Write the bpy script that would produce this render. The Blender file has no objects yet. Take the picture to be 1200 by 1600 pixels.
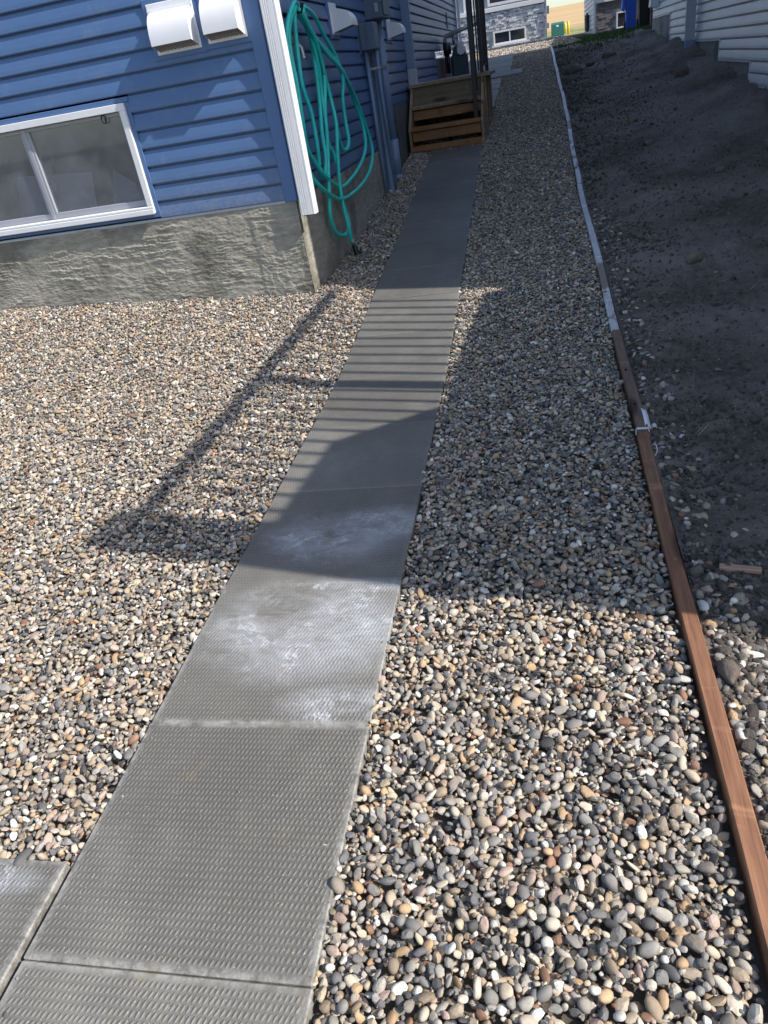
import bpy, math, random
import numpy as np
from mathutils import Vector, Matrix, Euler

random.seed(7)
RNG = np.random.default_rng(11)
SC = bpy.context.scene
COL = SC.collection
R = math.radians

# ------------------------------------------------------------------ camera
cam_d = bpy.data.cameras.new("camera")
cam_d.sensor_fit = 'VERTICAL'
cam_d.sensor_height = 24.0
cam_d.sensor_width = 36.0
cam_d.lens = 1126.3 / 1600 * 24.0
cam_d.clip_start = 0.05
cam_d.clip_end = 3000
cam = bpy.data.objects.new("camera", cam_d)
COL.objects.link(cam)
_yaw, _pitch, _roll = R(-15.7962), R(30.6330), R(-10.1785)
_f0 = Vector((math.sin(_yaw), math.cos(_yaw), 0)); _r0 = Vector((math.cos(_yaw), -math.sin(_yaw), 0)); _u0 = Vector((0, 0, 1))
_fw = _f0 * math.cos(_pitch) - _u0 * math.sin(_pitch)
_up = _u0 * math.cos(_pitch) + _f0 * math.sin(_pitch)
_rt = _r0 * math.cos(_roll) + _up * math.sin(_roll)
_up2 = _up * math.cos(_roll) - _r0 * math.sin(_roll)
_m = Matrix((( _rt.x, _up2.x, -_fw.x, 0), (_rt.y, _up2.y, -_fw.y, 0), (_rt.z, _up2.z, -_fw.z, 1.4), (0, 0, 0, 1)))
cam.matrix_world = _m
SC.camera = cam

# ------------------------------------------------------------------ sky, sun, exposure
SUN_TO = Vector((1.0, -0.214, 0.885)).normalized()
world = bpy.data.worlds.new("World")
SC.world = world
world.use_nodes = True
wn = world.node_tree.nodes
sky = wn.new("ShaderNodeTexSky")
sky.sky_type = 'NISHITA'
sky.sun_disc = False
sky.sun_elevation = math.asin(SUN_TO.z)
sky.sun_rotation = math.atan2(SUN_TO.x, SUN_TO.y)
sky.air_density = 1.0
sky.dust_density = 1.2
sky.ozone_density = 1.0
bg = wn["Background"]
bg.inputs["Strength"].default_value = 0.15
world.node_tree.links.new(sky.outputs[0], bg.inputs["Color"])
sun_d = bpy.data.lights.new("sun", 'SUN')
sun_d.energy = 4.1
sun_d.angle = R(0.55)
sun_d.color = (1.0, 0.955, 0.89)
sun = bpy.data.objects.new("sun", sun_d)
COL.objects.link(sun)
sun.location = (8, -4, 12)
sun.rotation_euler = (-SUN_TO).to_track_quat('-Z', 'Y').to_euler()
SC.view_settings.view_transform = 'Standard'
SC.view_settings.look = 'None'
SC.view_settings.gamma = 1.0
SC.view_settings.use_curve_mapping = False
SC.view_settings.exposure = 0.56
SC.render.engine = 'CYCLES'

# ------------------------------------------------------------------ helpers
class MB:
    """collects vertices and faces, then builds ONE mesh object"""
    def __init__(s): s.v = []; s.f = []
    def add(s, vs, fs):
        o = len(s.v); s.v += [tuple(map(float, q)) for q in vs]; s.f += [tuple(o + i for i in f) for f in fs]
        return s
    def box(s, a, b, bev=0.0):
        x0, y0, z0 = a; x1, y1, z1 = b
        if bev <= 0:
            return s.add([(x0,y0,z0),(x1,y0,z0),(x1,y1,z0),(x0,y1,z0),(x0,y0,z1),(x1,y0,z1),(x1,y1,z1),(x0,y1,z1)],
                         [(0,3,2,1),(4,5,6,7),(0,1,5,4),(1,2,6,5),(2,3,7,6),(3,0,4,7)])
        e = bev
        vs = []; 
        for (zz, i) in ((z0, e), (z0 + e, 0), (z1 - e, 0), (z1, e)):
            for (px, py, qx, qy) in ((x0,y0,1,0),(x1,y0,-1,0),(x1,y0,0,1),(x1,y1,0,-1),(x1,y1,-1,0),(x0,y1,1,0),(x0,y1,0,-1),(x0,y0,0,1)):
                sx = 1 if px == x0 else -1; sy = 1 if py == y0 else -1
                vs.append((px + qx * e + (sx * i if qx == 0 else 0), py + qy * e + (sy * i if qy == 0 else 0), zz))
        fs = [tuple(range(7, -1, -1)), tuple(range(24, 32))]
        for r in range(3):
            for k in range(8):
                a_, b_ = r * 8 + k, r * 8 + (k + 1) % 8
                fs.append((a_, b_, b_ + 8, a_ + 8))
        return s.add(vs, fs)
    def prism(s, poly, axis, a, b):
        """poly: 2-D outline (counter-clockwise); axis: extruded axis; the two others in xyz order"""
        n = len(poly); vs = []
        for t in (a, b):
            for (p, q) in poly:
                vs.append({'x': (t, p, q), 'y': (p, t, q), 'z': (p, q, t)}[axis])
        fs = [tuple(range(n - 1, -1, -1)), tuple(range(n, 2 * n))]
        fs += [(i, (i + 1) % n, n + (i + 1) % n, n + i) for i in range(n)]
        return s.add(vs, fs)
    def tube(s, pts, r, n=8, cap=True):
        P = [Vector(p) for p in pts]; rs = r if isinstance(r, (list, tuple)) else [r] * len(P)
        t0 = (P[1] - P[0]).normalized()
        up = Vector((0, 0, 1)) if abs(t0.z) < .9 else Vector((1, 0, 0))
        nrm = t0.cross(up).normalized(); vs = []
        for i, p in enumerate(P):
            t = (P[min(i + 1, len(P) - 1)] - P[max(i - 1, 0)]).normalized()
            nrm = (nrm - t * nrm.dot(t)).normalized(); bn = t.cross(nrm)
            for k in range(n):
                a = 2 * math.pi * k / n
                vs.append(p + (nrm * math.cos(a) + bn * math.sin(a)) * rs[i])
        fs = []
        for i in range(len(P) - 1):
            for k in range(n):
                fs.append((i*n+k, i*n+(k+1) % n, (i+1)*n+(k+1) % n, (i+1)*n+k))
        if cap: fs += [tuple(range(n - 1, -1, -1)), tuple(range((len(P)-1)*n, len(P)*n))]
        return s.add(vs, fs)
    def build(s, name, material=None, parent=None, smooth=False, loc=None, rot=None):
        me = bpy.data.meshes.new(name); me.from_pydata(s.v, [], s.f); me.update()
        return link(name, me, material, parent, smooth, loc, rot)

def link(name, me, material=None, parent=None, smooth=False, loc=None, rot=None):
    o = bpy.data.objects.new(name, me); COL.objects.link(o)
    if material and not me.materials: me.materials.append(material)
    if smooth: me.polygons.foreach_set('use_smooth', [True] * len(me.polygons))
    if parent: o.parent = parent
    if loc is not None: o.location = loc
    if rot is not None: o.rotation_euler = rot
    return o

def tag(o, label=None, cat=None, group=None, kind=None):
    if label: o['label'] = label
    if cat: o['category'] = cat
    if group: o['group'] = group
    if kind: o['kind'] = kind
    return o

def thing(name, loc, label, cat, group=None, rot=None):
    o = bpy.data.objects.new(name, None); COL.objects.link(o); o.location = loc
    if rot: o.rotation_euler = rot
    return tag(o, label, cat, group)

def spline(pts, n=6, closed=False):
    P = [Vector(p) for p in pts]; out = []; m = len(P)
    for i in range(m if closed else m - 1):
        if closed: a, b, c, d = P[i-1], P[i], P[(i+1) % m], P[(i+2) % m]
        else: a, b, c, d = P[max(i-1, 0)], P[i], P[i+1], P[min(i+2, m-1)]
        for k in range(n):
            t = k / n
            out.append(.5 * ((2*b) + (c-a)*t + (2*a-5*b+4*c-d)*t*t + (3*b-a-3*c+d)*t**3))
    if not closed: out.append(P[-1])
    return out

def _hash(ix, iy, seed):
    h = (ix.astype(np.int64) * 374761393 + iy.astype(np.int64) * 668265263 + seed * 1442695041) & 0xffffffff
    h = ((h ^ (h >> 13)) * 1274126177) & 0xffffffff
    h = h ^ (h >> 16)
    return (h & 0xffff) / 65535.0
def vnoise(x, y, seed=0):
    x = np.asarray(x, float); y = np.asarray(y, float)
    ix = np.floor(x); iy = np.floor(y); fx = x - ix; fy = y - iy
    fx = fx*fx*fx*(fx*(fx*6-15)+10); fy = fy*fy*fy*(fy*(fy*6-15)+10)
    a = _hash(ix, iy, seed); b = _hash(ix+1, iy, seed); c = _hash(ix, iy+1, seed); d = _hash(ix+1, iy+1, seed)
    return (a*(1-fx)+b*fx)*(1-fy) + (c*(1-fx)+d*fx)*fy - .5
def fbm(x, y, oct=4, seed=0, gain=.5):
    s = 0; a = 1
    for o in range(oct):
        s = s + a * vnoise(x * 2**o, y * 2**o, seed + o * 17); a *= gain
    return s

def grid_mesh(X, Y, Z, name):
    ny, nx = X.shape
    me = bpy.data.meshes.new(name)
    v = np.stack([X, Y, Z], -1).reshape(-1, 3).astype(np.float32)
    i = np.arange(ny * nx).reshape(ny, nx)
    f = np.stack([i[:-1, :-1], i[:-1, 1:], i[1:, 1:], i[1:, :-1]], -1).reshape(-1, 4).astype(np.int32)
    me.vertices.add(len(v)); me.vertices.foreach_set('co', v.ravel())
    me.loops.add(f.size); me.loops.foreach_set('vertex_index', f.ravel())
    me.polygons.add(len(f)); me.polygons.foreach_set('loop_start', np.arange(0, f.size, 4, dtype=np.int32))
    me.polygons.foreach_set('loop_total', np.full(len(f), 4, np.int32))
    me.update(calc_edges=True); me.validate()
    return me

def steps(*segs):
    """segs: (start, stop, step) ... joined into one increasing list"""
    out = []
    for a, b, d in segs:
        n = max(1, int(round((b - a) / d))); out += list(np.linspace(a, b, n, endpoint=False))
    out.append(segs[-1][1])
    return np.array(out)

# ------------------------------------------------------------------ shader helpers
class NT:
    def __init__(s, name):
        s.m = bpy.data.materials.new(name); s.m.use_nodes = True
        s.t = s.m.node_tree; s.n = s.t.nodes; s.b = s.n["Principled BSDF"]
    def new(s, typ, **kw):
        n = s.n.new(typ)
        for k, v in kw.items(): setattr(n, k, v)
        return n
    def lk(s, a, b): s.t.links.new(a, b); return a
    def put(s, sock, v):
        if isinstance(v, bpy.types.NodeSocket): s.lk(v, sock)
        else: sock.default_value = v
    def math(s, op, a, b=0.0, c=0.0, clamp=False):
        n = s.new("ShaderNodeMath", operation=op); n.use_clamp = clamp
        s.put(n.inputs[0], a); s.put(n.inputs[1], b); s.put(n.inputs[2], c); return n.outputs[0]
    def coord(s, which="Object"):
        return s.new("ShaderNodeTexCoord").outputs[which]
    def pos(s): return s.new("ShaderNodeNewGeometry").outputs["Position"]
    def map(s, vec, scale=(1,1,1), loc=(0,0,0), rot=(0,0,0)):
        n = s.new("ShaderNodeMapping"); s.lk(vec, n.inputs[0])
        n.inputs[1].default_value = loc; n.inputs[2].default_value = rot; n.inputs[3].default_value = scale
        return n.outputs[0]
    def noise(s, vec, scale, detail=4, rough=.55, dist=0.0, out="Fac"):
        n = s.new("ShaderNodeTexNoise"); s.lk(vec, n.inputs["Vector"])
        n.inputs["Scale"].default_value = scale; n.inputs["Detail"].default_value = detail
        n.inputs["Roughness"].default_value = rough; n.inputs["Distortion"].default_value = dist
        return n.outputs[out]
    def vor(s, vec, scale, feat='F1', out="Distance"):
        n = s.new("ShaderNodeTexVoronoi", feature=feat); s.lk(vec, n.inputs["Vector"]); n.inputs["Scale"].default_value = scale
        return n.outputs[out]
    def ramp(s, fac, stops, interp='LINEAR'):
        n = s.new("ShaderNodeValToRGB"); s.put(n.inputs[0], fac); cr = n.color_ramp; cr.interpolation = interp
        while len(cr.elements) < len(stops): cr.elements.new(.5)
        for e, (p, c) in zip(cr.elements, stops):
            e.position = p; e.color = (c, c, c, 1) if isinstance(c, (int, float)) else (*c, 1)
        return n.outputs[0]
    def mix(s, fac, a, b, mode='MIX'):
        n = s.new("ShaderNodeMix", data_type='RGBA', blend_type=mode)
        s.put(n.inputs["Factor"], fac)
        for k, v in ((6, a), (7, b)):
            if isinstance(v, tuple) and len(v) == 3: v = (*v, 1)
            s.put(n.inputs[k], v)
        return n.outputs[2]
    def sep(s, vec):
        n = s.new("ShaderNodeSeparateXYZ"); s.lk(vec, n.inputs[0]); return n.outputs
    def comb(s, x, y, z):
        n = s.new("ShaderNodeCombineXYZ")
        for i, v in enumerate((x, y, z)): s.put(n.inputs[i], v)
        return n.outputs[0]
    def bump(s, h, strength=.5, dist=.01, normal=None):
        n = s.new("ShaderNodeBump"); n.inputs["Strength"].default_value = strength; n.inputs["Distance"].default_value = dist
        s.lk(h, n.inputs["Height"])
        if normal: s.lk(normal, n.inputs["Normal"])
        return n.outputs[0]
    def out(s, color=None, rough=None, normal=None, **kw):
        if color is not None: s.put(s.b.inputs["Base Color"], (*color, 1) if isinstance(color, tuple) else color)
        if rough is not None: s.put(s.b.inputs["Roughness"], rough)
        if normal is not None: s.lk(normal, s.b.inputs["Normal"])
        for k, v in kw.items(): s.put(s.b.inputs[k.replace("_", " ")], v)
        return s.m

def simple(name, col, rough=.5, var=.12, scale=6.0, bump=.15, bscale=60.0, bdist=.003, coord="Object", **kw):
    k = NT(name); v = k.coord(coord)
    n = k.noise(v, scale, 5, .6)
    c = k.mix(k.ramp(n, [(.3, 0.0), (.7, 1.0)]), tuple(x * (1 - var) for x in col), tuple(min(1, x * (1 + var)) for x in col))
    nb = k.noise(v, bscale, 3, .6)
    r = k.math('ADD', k.math('MULTIPLY', n, .2), rough - .1)
    return k.out(c, r, k.bump(nb, bump, bdist), **kw)

M = {}
def vinyl(name, col, rough=.36):
    k = NT(name); p = k.pos()
    n1 = k.noise(p, 1.3, 4, .6); n2 = k.noise(k.map(p, (3, 3, 60)), 4, 4, .6)
    f = k.math('ADD', k.math('MULTIPLY', n1, .6), k.math('MULTIPLY', n2, .4))
    c = k.mix(k.ramp(f, [(.32, 0.0), (.68, 1.0)]), tuple(x * .88 for x in col), tuple(x * 1.1 for x in col))
    dust = k.ramp(k.noise(k.map(p, (1, 1, 1)), 7, 6, .7), [(.55, 0.0), (.8, .16)])
    c = k.mix(dust, c, (.42, .42, .42))
    zz = k.sep(p)[2]
    low = k.math('MULTIPLY', k.ramp(k.math('SUBTRACT', zz, k.math('MULTIPLY', k.noise(p, 5, 4, .6), .35)), [(.62, .38), (.92, 0.0)]), k.ramp(k.noise(p, 38, 4, .7), [(.4, .2), (.65, 1.0)]))
    c = k.mix(low, c, (.30, .27, .23))
    grain = k.noise(k.map(p, (8, 8, 160)), 5, 3, .6)
    return k.out(c, k.math('ADD', k.math('MULTIPLY', n2, .2), rough - .1), k.bump(grain, .25, .0015), Specular_IOR_Level=.55)
M['blue'] = vinyl("blue_vinyl", (.075, .147, .303))
M['blue_side'] = M['blue']
M['lav'] = vinyl("pale_grey_vinyl", (.60, .61, .65))
M['blue_trim'] = simple("blue_trim", (.079, .155, .325), .4, .06, 4, .1)
M['white'] = simple("white_paint", (.78, .78, .79), .35, .04, 5, .06)
M['white_dirty'] = simple("weathered_white", (.70, .70, .70), .45, .1, 9, .1)
M['grey_trim'] = simple("grey_trim", (.42, .44, .47), .45, .06, 4, .08)
M['sash'] = simple("sash_grey", (.34, .35, .39), .45, .05, 4, .06)
M['conduit'] = simple("blue_grey_plastic", (.20, .27, .40), .4, .08, 4, .08)
M['conduit_box'] = simple("slate_plastic", (.10, .14, .20), .45, .08, 8, .1)
M['black_metal'] = simple("black_metal", (.007, .007, .009), .42, .1, 10, .05)
M['grey_metal'] = simple("galvanised_metal", (.38, .39, .40), .38, .12, 14, .08, Metallic=.7)
M['black_plastic'] = simple("black_plastic", (.012, .013, .016), .4, .2, 20, .1)
M['green_box'] = simple("green_enamel", (.03, .16, .14), .45, .08, 2, .05)
M['yellow'] = simple("yellow_paint", (.75, .58, .03), .45, .06, 4, .05)
M['red'] = simple("red_paint", (.35, .04, .03), .5, .1, 10, .05)
M['blue_bin'] = simple("bright_blue_plastic", (.03, .12, .62), .4, .1, 5, .05)
M['teal_meter'] = simple("dark_teal_paint", (.025, .06, .075), .45, .1, 10, .05)
M['paper'] = simple("white_paper", (.82, .84, .87), .6, .03, 20, .05)
M['strap'] = simple("white_strap", (.75, .74, .72), .45, .06, 30, .05)
M['hose'] = simple("teal_rubber", (.03, .62, .54), .34, .12, 9, .1)
M['grille'] = simple("dusty_grille", (.30, .27, .245), .6, .15, 30, .2)
M['dark'] = simple("dark_void", (.02, .02, .022), .8, .1, 5, .1)  # near-black colour standing in for shade in hollow spots
M['roof'] = simple("roof_shingle", (.09, .09, .10), .85, .25, 20, .4, 40, .01)
M['room'] = simple("basement_wall", (.13, .155, .18), .8, .15, 3, .1)
M['stud'] = simple("raw_stud", (.40, .27, .15), .7, .2, 6, .2)
M['poly'] = simple("poly_sheet", (.78, .80, .84), .3, .2, 4, .3)
k = NT("window_glass")
fr = k.new("ShaderNodeFresnel"); fr.inputs[0].default_value = 1.5
gl = k.new("ShaderNodeBsdfGlossy"); gl.inputs["Roughness"].default_value = .03; gl.inputs["Color"].default_value = (.9, .93, .95, 1)
tr = k.new("ShaderNodeBsdfTransparent"); tr.inputs["Color"].default_value = (.84, .87, .92, 1)
df = k.new("ShaderNodeBsdfDiffuse"); df.inputs["Color"].default_value = (.34, .38, .42, 1)
dirt_haze = k.ramp(k.noise(k.map(k.pos(), (2.4, 2, 2.0), (0, 0, 0), (0, .5, 0)), 1.8, 6, .6, .5), [(.36, .14), (.68, .34)])  # dirt film that also paints pale hazy reflections into the glass
ms0 = k.new("ShaderNodeMixShader"); k.lk(dirt_haze, ms0.inputs[0]); k.lk(tr.outputs[0], ms0.inputs[1]); k.lk(df.outputs[0], ms0.inputs[2])
ms = k.new("ShaderNodeMixShader"); k.lk(k.math('ADD', fr.outputs[0], .06), ms.inputs[0]); k.lk(ms0.outputs[0], ms.inputs[1]); k.lk(gl.outputs[0], ms.inputs[2])
k.lk(ms.outputs[0], k.n["Material Output"].inputs[0]); M['glass'] = k.m
M['dark_glass'] = simple("dark_glass", (.03, .035, .04), .06, .2, 2, .02, Specular_IOR_Level=.9)

def wood(name, c0, c1, knot=(.03, .012, .006), axis='y', grain=1.0, rough=.6, worn=None):
    k = NT(name); v = k.coord("Object")
    oi = k.new("ShaderNodeObjectInfo").outputs["Random"]
    off = k.comb(k.math('MULTIPLY', oi, 13.0), k.math('MULTIPLY', oi, 37.0), k.math('MULTIPLY', oi, 5.0))
    va = k.new("ShaderNodeVectorMath", operation='ADD'); k.lk(v, va.inputs[0]); k.lk(off, va.inputs[1]); v = va.outputs[0]
    sc = {'x': (1.2, 26, 26), 'y': (26, 1.2, 26), 'z': (26, 26, 1.2)}[axis]
    sk = {'x': (3.2, 14, 14), 'y': (14, 3.2, 14), 'z': (14, 14, 3.2)}[axis]
    g = k.noise(k.map(v, sc), 2.2 * grain, 6, .62, .6)
    g2 = k.noise(k.map(v, sc), 9 * grain, 4, .6)
    c = k.mix(k.ramp(g, [(.34, 0.0), (.66, 1.0)]), c0, c1)
    c = k.mix(k.math('MULTIPLY', k.ramp(g2, [(.4, 0.0), (.62, 1.0)]), .35), c, tuple(x * .45 for x in c0))
    kd = k.vor(k.map(v, sk), .62)
    c = k.mix(k.ramp(kd, [(.13, .9), (.26, 0.0)]), c, knot)
    band = k.noise(k.map(v, {'x': (6, 1.5, 1.5), 'y': (1.5, 6, 1.5), 'z': (1.5, 1.5, 6)}[axis]), 1.0, 5, .6, 1.4)
    c = k.mix(k.ramp(band, [(.58, 0.0), (.66, .55)]), c, tuple(min(1, x * 1.45) for x in c1))
    c = k.mix(k.ramp(band, [(.30, .6), (.37, 0.0)]), c, tuple(x * .5 for x in c0))
    big = k.noise(v, 1.6, 3, .5)
    c = k.mix(k.ramp(big, [(.4, 0.0), (.7, .4)]), c, tuple(x * .6 for x in c0))
    if worn:
        w = k.ramp(k.noise(k.map(v, {'x': (1, 3, 3), 'y': (3, 1, 3), 'z': (3, 3, 1)}[axis]), worn[1], 5, .6), [(worn[2], 0.0), (worn[2] + .04, 1.0)])
        c = k.mix(w, c, worn[0])
    h = k.math('ADD', k.math('MULTIPLY', g, .6), k.math('MULTIPLY', g2, .4))
    return k.out(c, rough, k.bump(h, .45, .003), Specular_IOR_Level=.35)
M['cedar'] = wood("cedar_stain", (.21, .098, .055), (.38, .19, .105), axis='y', worn=((.42, .26, .17), 3.4, .64))
M['cedar_old'] = wood("weathered_cedar", (.17, .10, .07), (.29, .185, .13), axis='y')
M['primed'] = wood("primed_board", (.58, .59, .62), (.80, .80, .82), (.10, .08, .07), 'y', 1.0, .45, worn=((.24, .18, .16), 1.1, .66))  # whitish board colour broken by brown patches
M['primed_worn'] = wood("worn_primed_board", (.52, .49, .50), (.76, .73, .74), (.10, .08, .07), 'y', 1.0, .5, worn=((.24, .16, .13), 1.3, .56))  # slightly darker whitish board, more brown patches
M['deck'] = wood("deck_tan", (.26, .18, .115), (.42, .30, .19), axis='x')
M['deck_red'] = wood("deck_orange", (.28, .125, .05), (.44, .21, .088), axis='x')
M['deck_v'] = wood("deck_side", (.26, .17, .10), (.40, .275, .165), axis='z')
M['ply'] = wood("plywood_panel", (.19, .14, .09), (.29, .22, .145), axis='x', grain=.6)
M['scrap'] = wood("fresh_offcut", (.40, .24, .17), (.58, .39, .29), axis='x')

def concrete_wall(name, a, b, rough=.85):
    k = NT(name); p = k.pos()
    n = k.noise(p, 2.2, 5, .6); n2 = k.noise(k.map(p, (1, 1, 4)), 9, 6, .7); n3 = k.noise(p, 160, 2, .6)
    c = k.mix(k.ramp(n2, [(.3, 0.0), (.7, 1.0)]), a, b)
    c = k.mix(k.ramp(n, [(.48, 0.0), (.62, .75)]), c, tuple(x * .55 for x in a))
    c = k.mix(k.ramp(k.noise(p, 30, 4, .7), [(.62, 0.0), (.8, .35)]), c, (.5, .48, .43))
    h = k.math('ADD', k.math('MULTIPLY', n3, .4), n2)
    return k.out(c, rough, k.bump(h, .6, .004), Specular_IOR_Level=.25)
M['parge'] = concrete_wall("parged_concrete", (.245, .228, .185), (.43, .402, .34))
M['found_dark'] = concrete_wall("shaded_foundation", (.10, .10, .095), (.16, .155, .145))  # darker grey concrete for the stepped foundation blocks
M['found'] = concrete_wall("bare_foundation", (.20, .195, .18), (.30, .29, .27))

# pebble: one random number per instance picks the stone's colour
k = NT("river_pebble")
oi = k.new("ShaderNodeObjectInfo").outputs["Random"]
wnz = k.new("ShaderNodeTexWhiteNoise", noise_dimensions='1D'); k.lk(k.math('MULTIPLY', oi, 977.0), wnz.inputs["W"])
pal = [(0.0, (.080, .076, .075)), (.045, (.135, .13, .13)), (.12, (.20, .19, .178)), (.21, (.29, .268, .238)), (.33, (.39, .35, .29)),
       (.45, (.45, .355, .245)), (.585, (.35, .262, .172)), (.67, (.44, .285, .15)), (.72, (.27, .14, .08)), (.745, (.42, .30, .235)),
       (.80, (.53, .45, .345)), (.895, (.66, .615, .54)), (.955, (.255, .215, .17))]
pc = k.ramp(oi, pal, 'CONSTANT')
ob = k.coord("Object")
offv = k.comb(k.math('MULTIPLY', oi, 91.0), k.math('MULTIPLY', oi, 47.0), 0.0)
va = k.new("ShaderNodeVectorMath", operation='ADD'); k.lk(ob, va.inputs[0]); k.lk(offv, va.inputs[1])
nz = k.noise(va.outputs[0], 2.2, 5, .65)
vv = k.math('ADD', .74, k.math('MULTIPLY', wnz.outputs["Value"], .52))
sp = k.math('MULTIPLY', vv, k.math('ADD', .72, k.math('MULTIPLY', nz, .56)))
hs = k.new("ShaderNodeHueSaturation"); k.lk(pc, hs.inputs["Color"]); k.lk(sp, hs.inputs["Value"]); hs.inputs["Saturation"].default_value = .92
spk = k.ramp(k.noise(va.outputs[0], 14, 3, .6), [(.6, 0.0), (.75, .35)])
c = k.mix(spk, hs.outputs[0], (.30, .29, .27))
M['pebble'] = k.out(c, .58, k.bump(k.noise(va.outputs[0], 9, 4, .6), .25, .08), Specular_IOR_Level=.32)

def soil(name, a, b, spec=(.22, .20, .17)):
    k = NT(name); p = k.pos()
    n = k.noise(p, 1.1, 5, .6); n2 = k.noise(p, 22, 6, .75); n3 = k.noise(p, 95, 4, .7)
    c = k.mix(k.ramp(n, [(.38, 0.0), (.60, 1.0)]), tuple(x * .8 for x in a), tuple(x * 1.15 for x in b))
    c = k.mix(k.ramp(n2, [(.46, 0.0), (.7, .45)]), c, tuple(x * 1.5 for x in b))
    c = k.mix(k.ramp(k.vor(p, 70), [(.10, .8), (.2, 0.0)]), c, tuple(x * .5 for x in a))
    c = k.mix(k.ramp(k.vor(k.map(p, (1, 1, 1), (3, 7, 1)), 34), [(.07, .75), (.11, 0.0)]), c, spec)
    h = k.math('ADD', k.math('MULTIPLY', n2, .7), k.math('MULTIPLY', n3, .5))
    return k.out(c, .92, k.bump(h, 1.0, .016), Specular_IOR_Level=.15)
M['soil'] = soil("dark_topsoil", (.128, .108, .091), (.205, .178, .153), (.45, .41, .34))
M['bed'] = soil("gravel_bedding", (.10, .085, .065), (.17, .145, .115))
k = NT("clod"); p = k.coord("Object"); oi = k.new("ShaderNodeObjectInfo").outputs["Random"]
cc = k.ramp(oi, [(0.0, (.115, .098, .085)), (.35, (.155, .136, .118)), (.65, (.20, .175, .155)), (.86, (.27, .24, .21)), (.95, (.44, .405, .35))], 'CONSTANT')
M['clod'] = k.out(k.mix(k.ramp(k.noise(p, 3, 5, .7), [(.3, .0), (.7, .5)]), cc, (.10, .09, .08)), .92, k.bump(k.noise(p, 6, 5, .7), .6, .12), Specular_IOR_Level=.15)
def rock(name, a, b):
    k = NT(name); p = k.coord("Object")
    return k.out(k.mix(k.ramp(k.noise(p, 14, 6, .7), [(.3, 0.0), (.7, 1.0)]), a, b), .85, k.bump(k.noise(p, 60, 5, .7), .7, .01), Specular_IOR_Level=.2)
M['rock_tan'] = rock("tan_rock", (.15, .12, .09), (.27, .23, .17))
M['rock_grey'] = rock("grey_rock", (.12, .11, .10), (.24, .225, .21))
M['rock_white'] = rock("pale_rock", (.45, .44, .41), (.66, .65, .62))
M['rock_soil'] = rock("soil_lump", (.085, .070, .058), (.19, .158, .132))

# embossed paver: staggered raised teardrops, pale lime bloom on two pavers, sandy joints
k = NT("embossed_paver")
v = k.coord("Object"); s = k.sep(v)
PU, PV = .0112, .0172
rowf = k.math('DIVIDE', s[1], PV)
row = k.math('FLOOR', rowf)
wob = k.noise(v, 26, 3, .6)
u = k.math('ADD', k.math('ADD', k.math('DIVIDE', s[0], PU), k.math('MULTIPLY', wob, .7)), k.math('MULTIPLY', k.math('MODULO', k.math('ABSOLUTE', row), 2.0), .5))
fu = k.math('SUBTRACT', k.math('FRACT', u), .5); fv = k.math('SUBTRACT', k.math('FRACT', rowf), .5)
fu2 = k.math('ADD', fu, k.math('MULTIPLY', fv, -.42))
d2 = k.math('ADD', k.math('MULTIPLY', k.math('MULTIPLY', fu2, fu2), 9.5), k.math('MULTIPLY', k.math('MULTIPLY', fv, fv), 4.6))
emb = k.math('POWER', k.math('SUBTRACT', 1.0, d2, 0, True), .8)
oi = k.new("ShaderNodeObjectInfo").outputs["Random"]
P = k.pos()
b1 = k.noise(P, 1.4, 5, .6); b2 = k.noise(P, 9, 6, .7); b3 = k.noise(P, 210, 3, .7)
base = k.mix(k.ramp(b1, [(.35, 0.0), (.65, 1.0)]), (.125, .117, .102), (.176, .166, .146))
base = k.mix(k.ramp(b2, [(.3, .5), (.6, 0.0)]), base, (.108, .102, .09))
base = k.mix(k.ramp(k.noise(k.map(P, (1, 1, 1), (5, 9, 0)), 2.6, 6, .7), [(.52, 0.0), (.66, .5)]), base, (.215, .205, .18))
tone = k.math('ADD', .86, k.math('MULTIPLY', oi, .28))
hs = k.new("ShaderNodeHueSaturation"); k.lk(base, hs.inputs["Color"]); k.lk(tone, hs.inputs["Value"]); base = hs.outputs[0]
Ps = k.sep(P)
def blob(cx, cy, rx, ry):
    dx = k.math('DIVIDE', k.math('SUBTRACT', Ps[0], cx), rx); dy = k.math('DIVIDE', k.math('SUBTRACT', Ps[1], cy), ry)
    return k.math('SUBTRACT', 1.0, k.math('SQRT', k.math('ADD', k.math('MULTIPLY', dx, dx), k.math('MULTIPLY', dy, dy))), 0, True)
bl = blob(-.76, 1.60, .40, .28)
for a in ((-.58, 1.29, .20, .09), (-.80, 2.10, .30, .22), (-1.36, .745, .26, .05), (-.62, 2.18, .22, .14), (-.66, 1.80, .30, .05), (-.98, 1.60, .14, .16)):
    bl = k.math('MAXIMUM', bl, blob(*a))
stn = k.noise(k.map(P, (1, 1, 1), (2, 5, 0)), 6.5, 8, .72, 1.1)
brush = k.noise(k.map(P, (2.5, 6, 1), (0, 0, 0), (0, 0, .7)), 2.2, 6, .7, 2.0)
area = k.ramp(bl, [(.0, 0.0), (.55, 1.0)])
film = k.ramp(k.math('ADD', k.math('MULTIPLY', k.noise(k.map(P, (1, 1, 1), (7, 3, 0)), 3.2, 6, .65, .4), .6), k.math('MULTIPLY', brush, .4)), [(.38, 0.0), (.60, .75)])
crust = k.math('MULTIPLY', k.ramp(k.math('ABSOLUTE', k.math('SUBTRACT', stn, .53)), [(.0, 1.0), (.03, 0.0)]), k.ramp(k.noise(P, 7, 4, .6), [(.48, 0.0), (.6, .8)]))
stain = k.math('MULTIPLY', area, k.math('ADD', k.math('MULTIPLY', film, .85), crust), 0, True)
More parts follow.
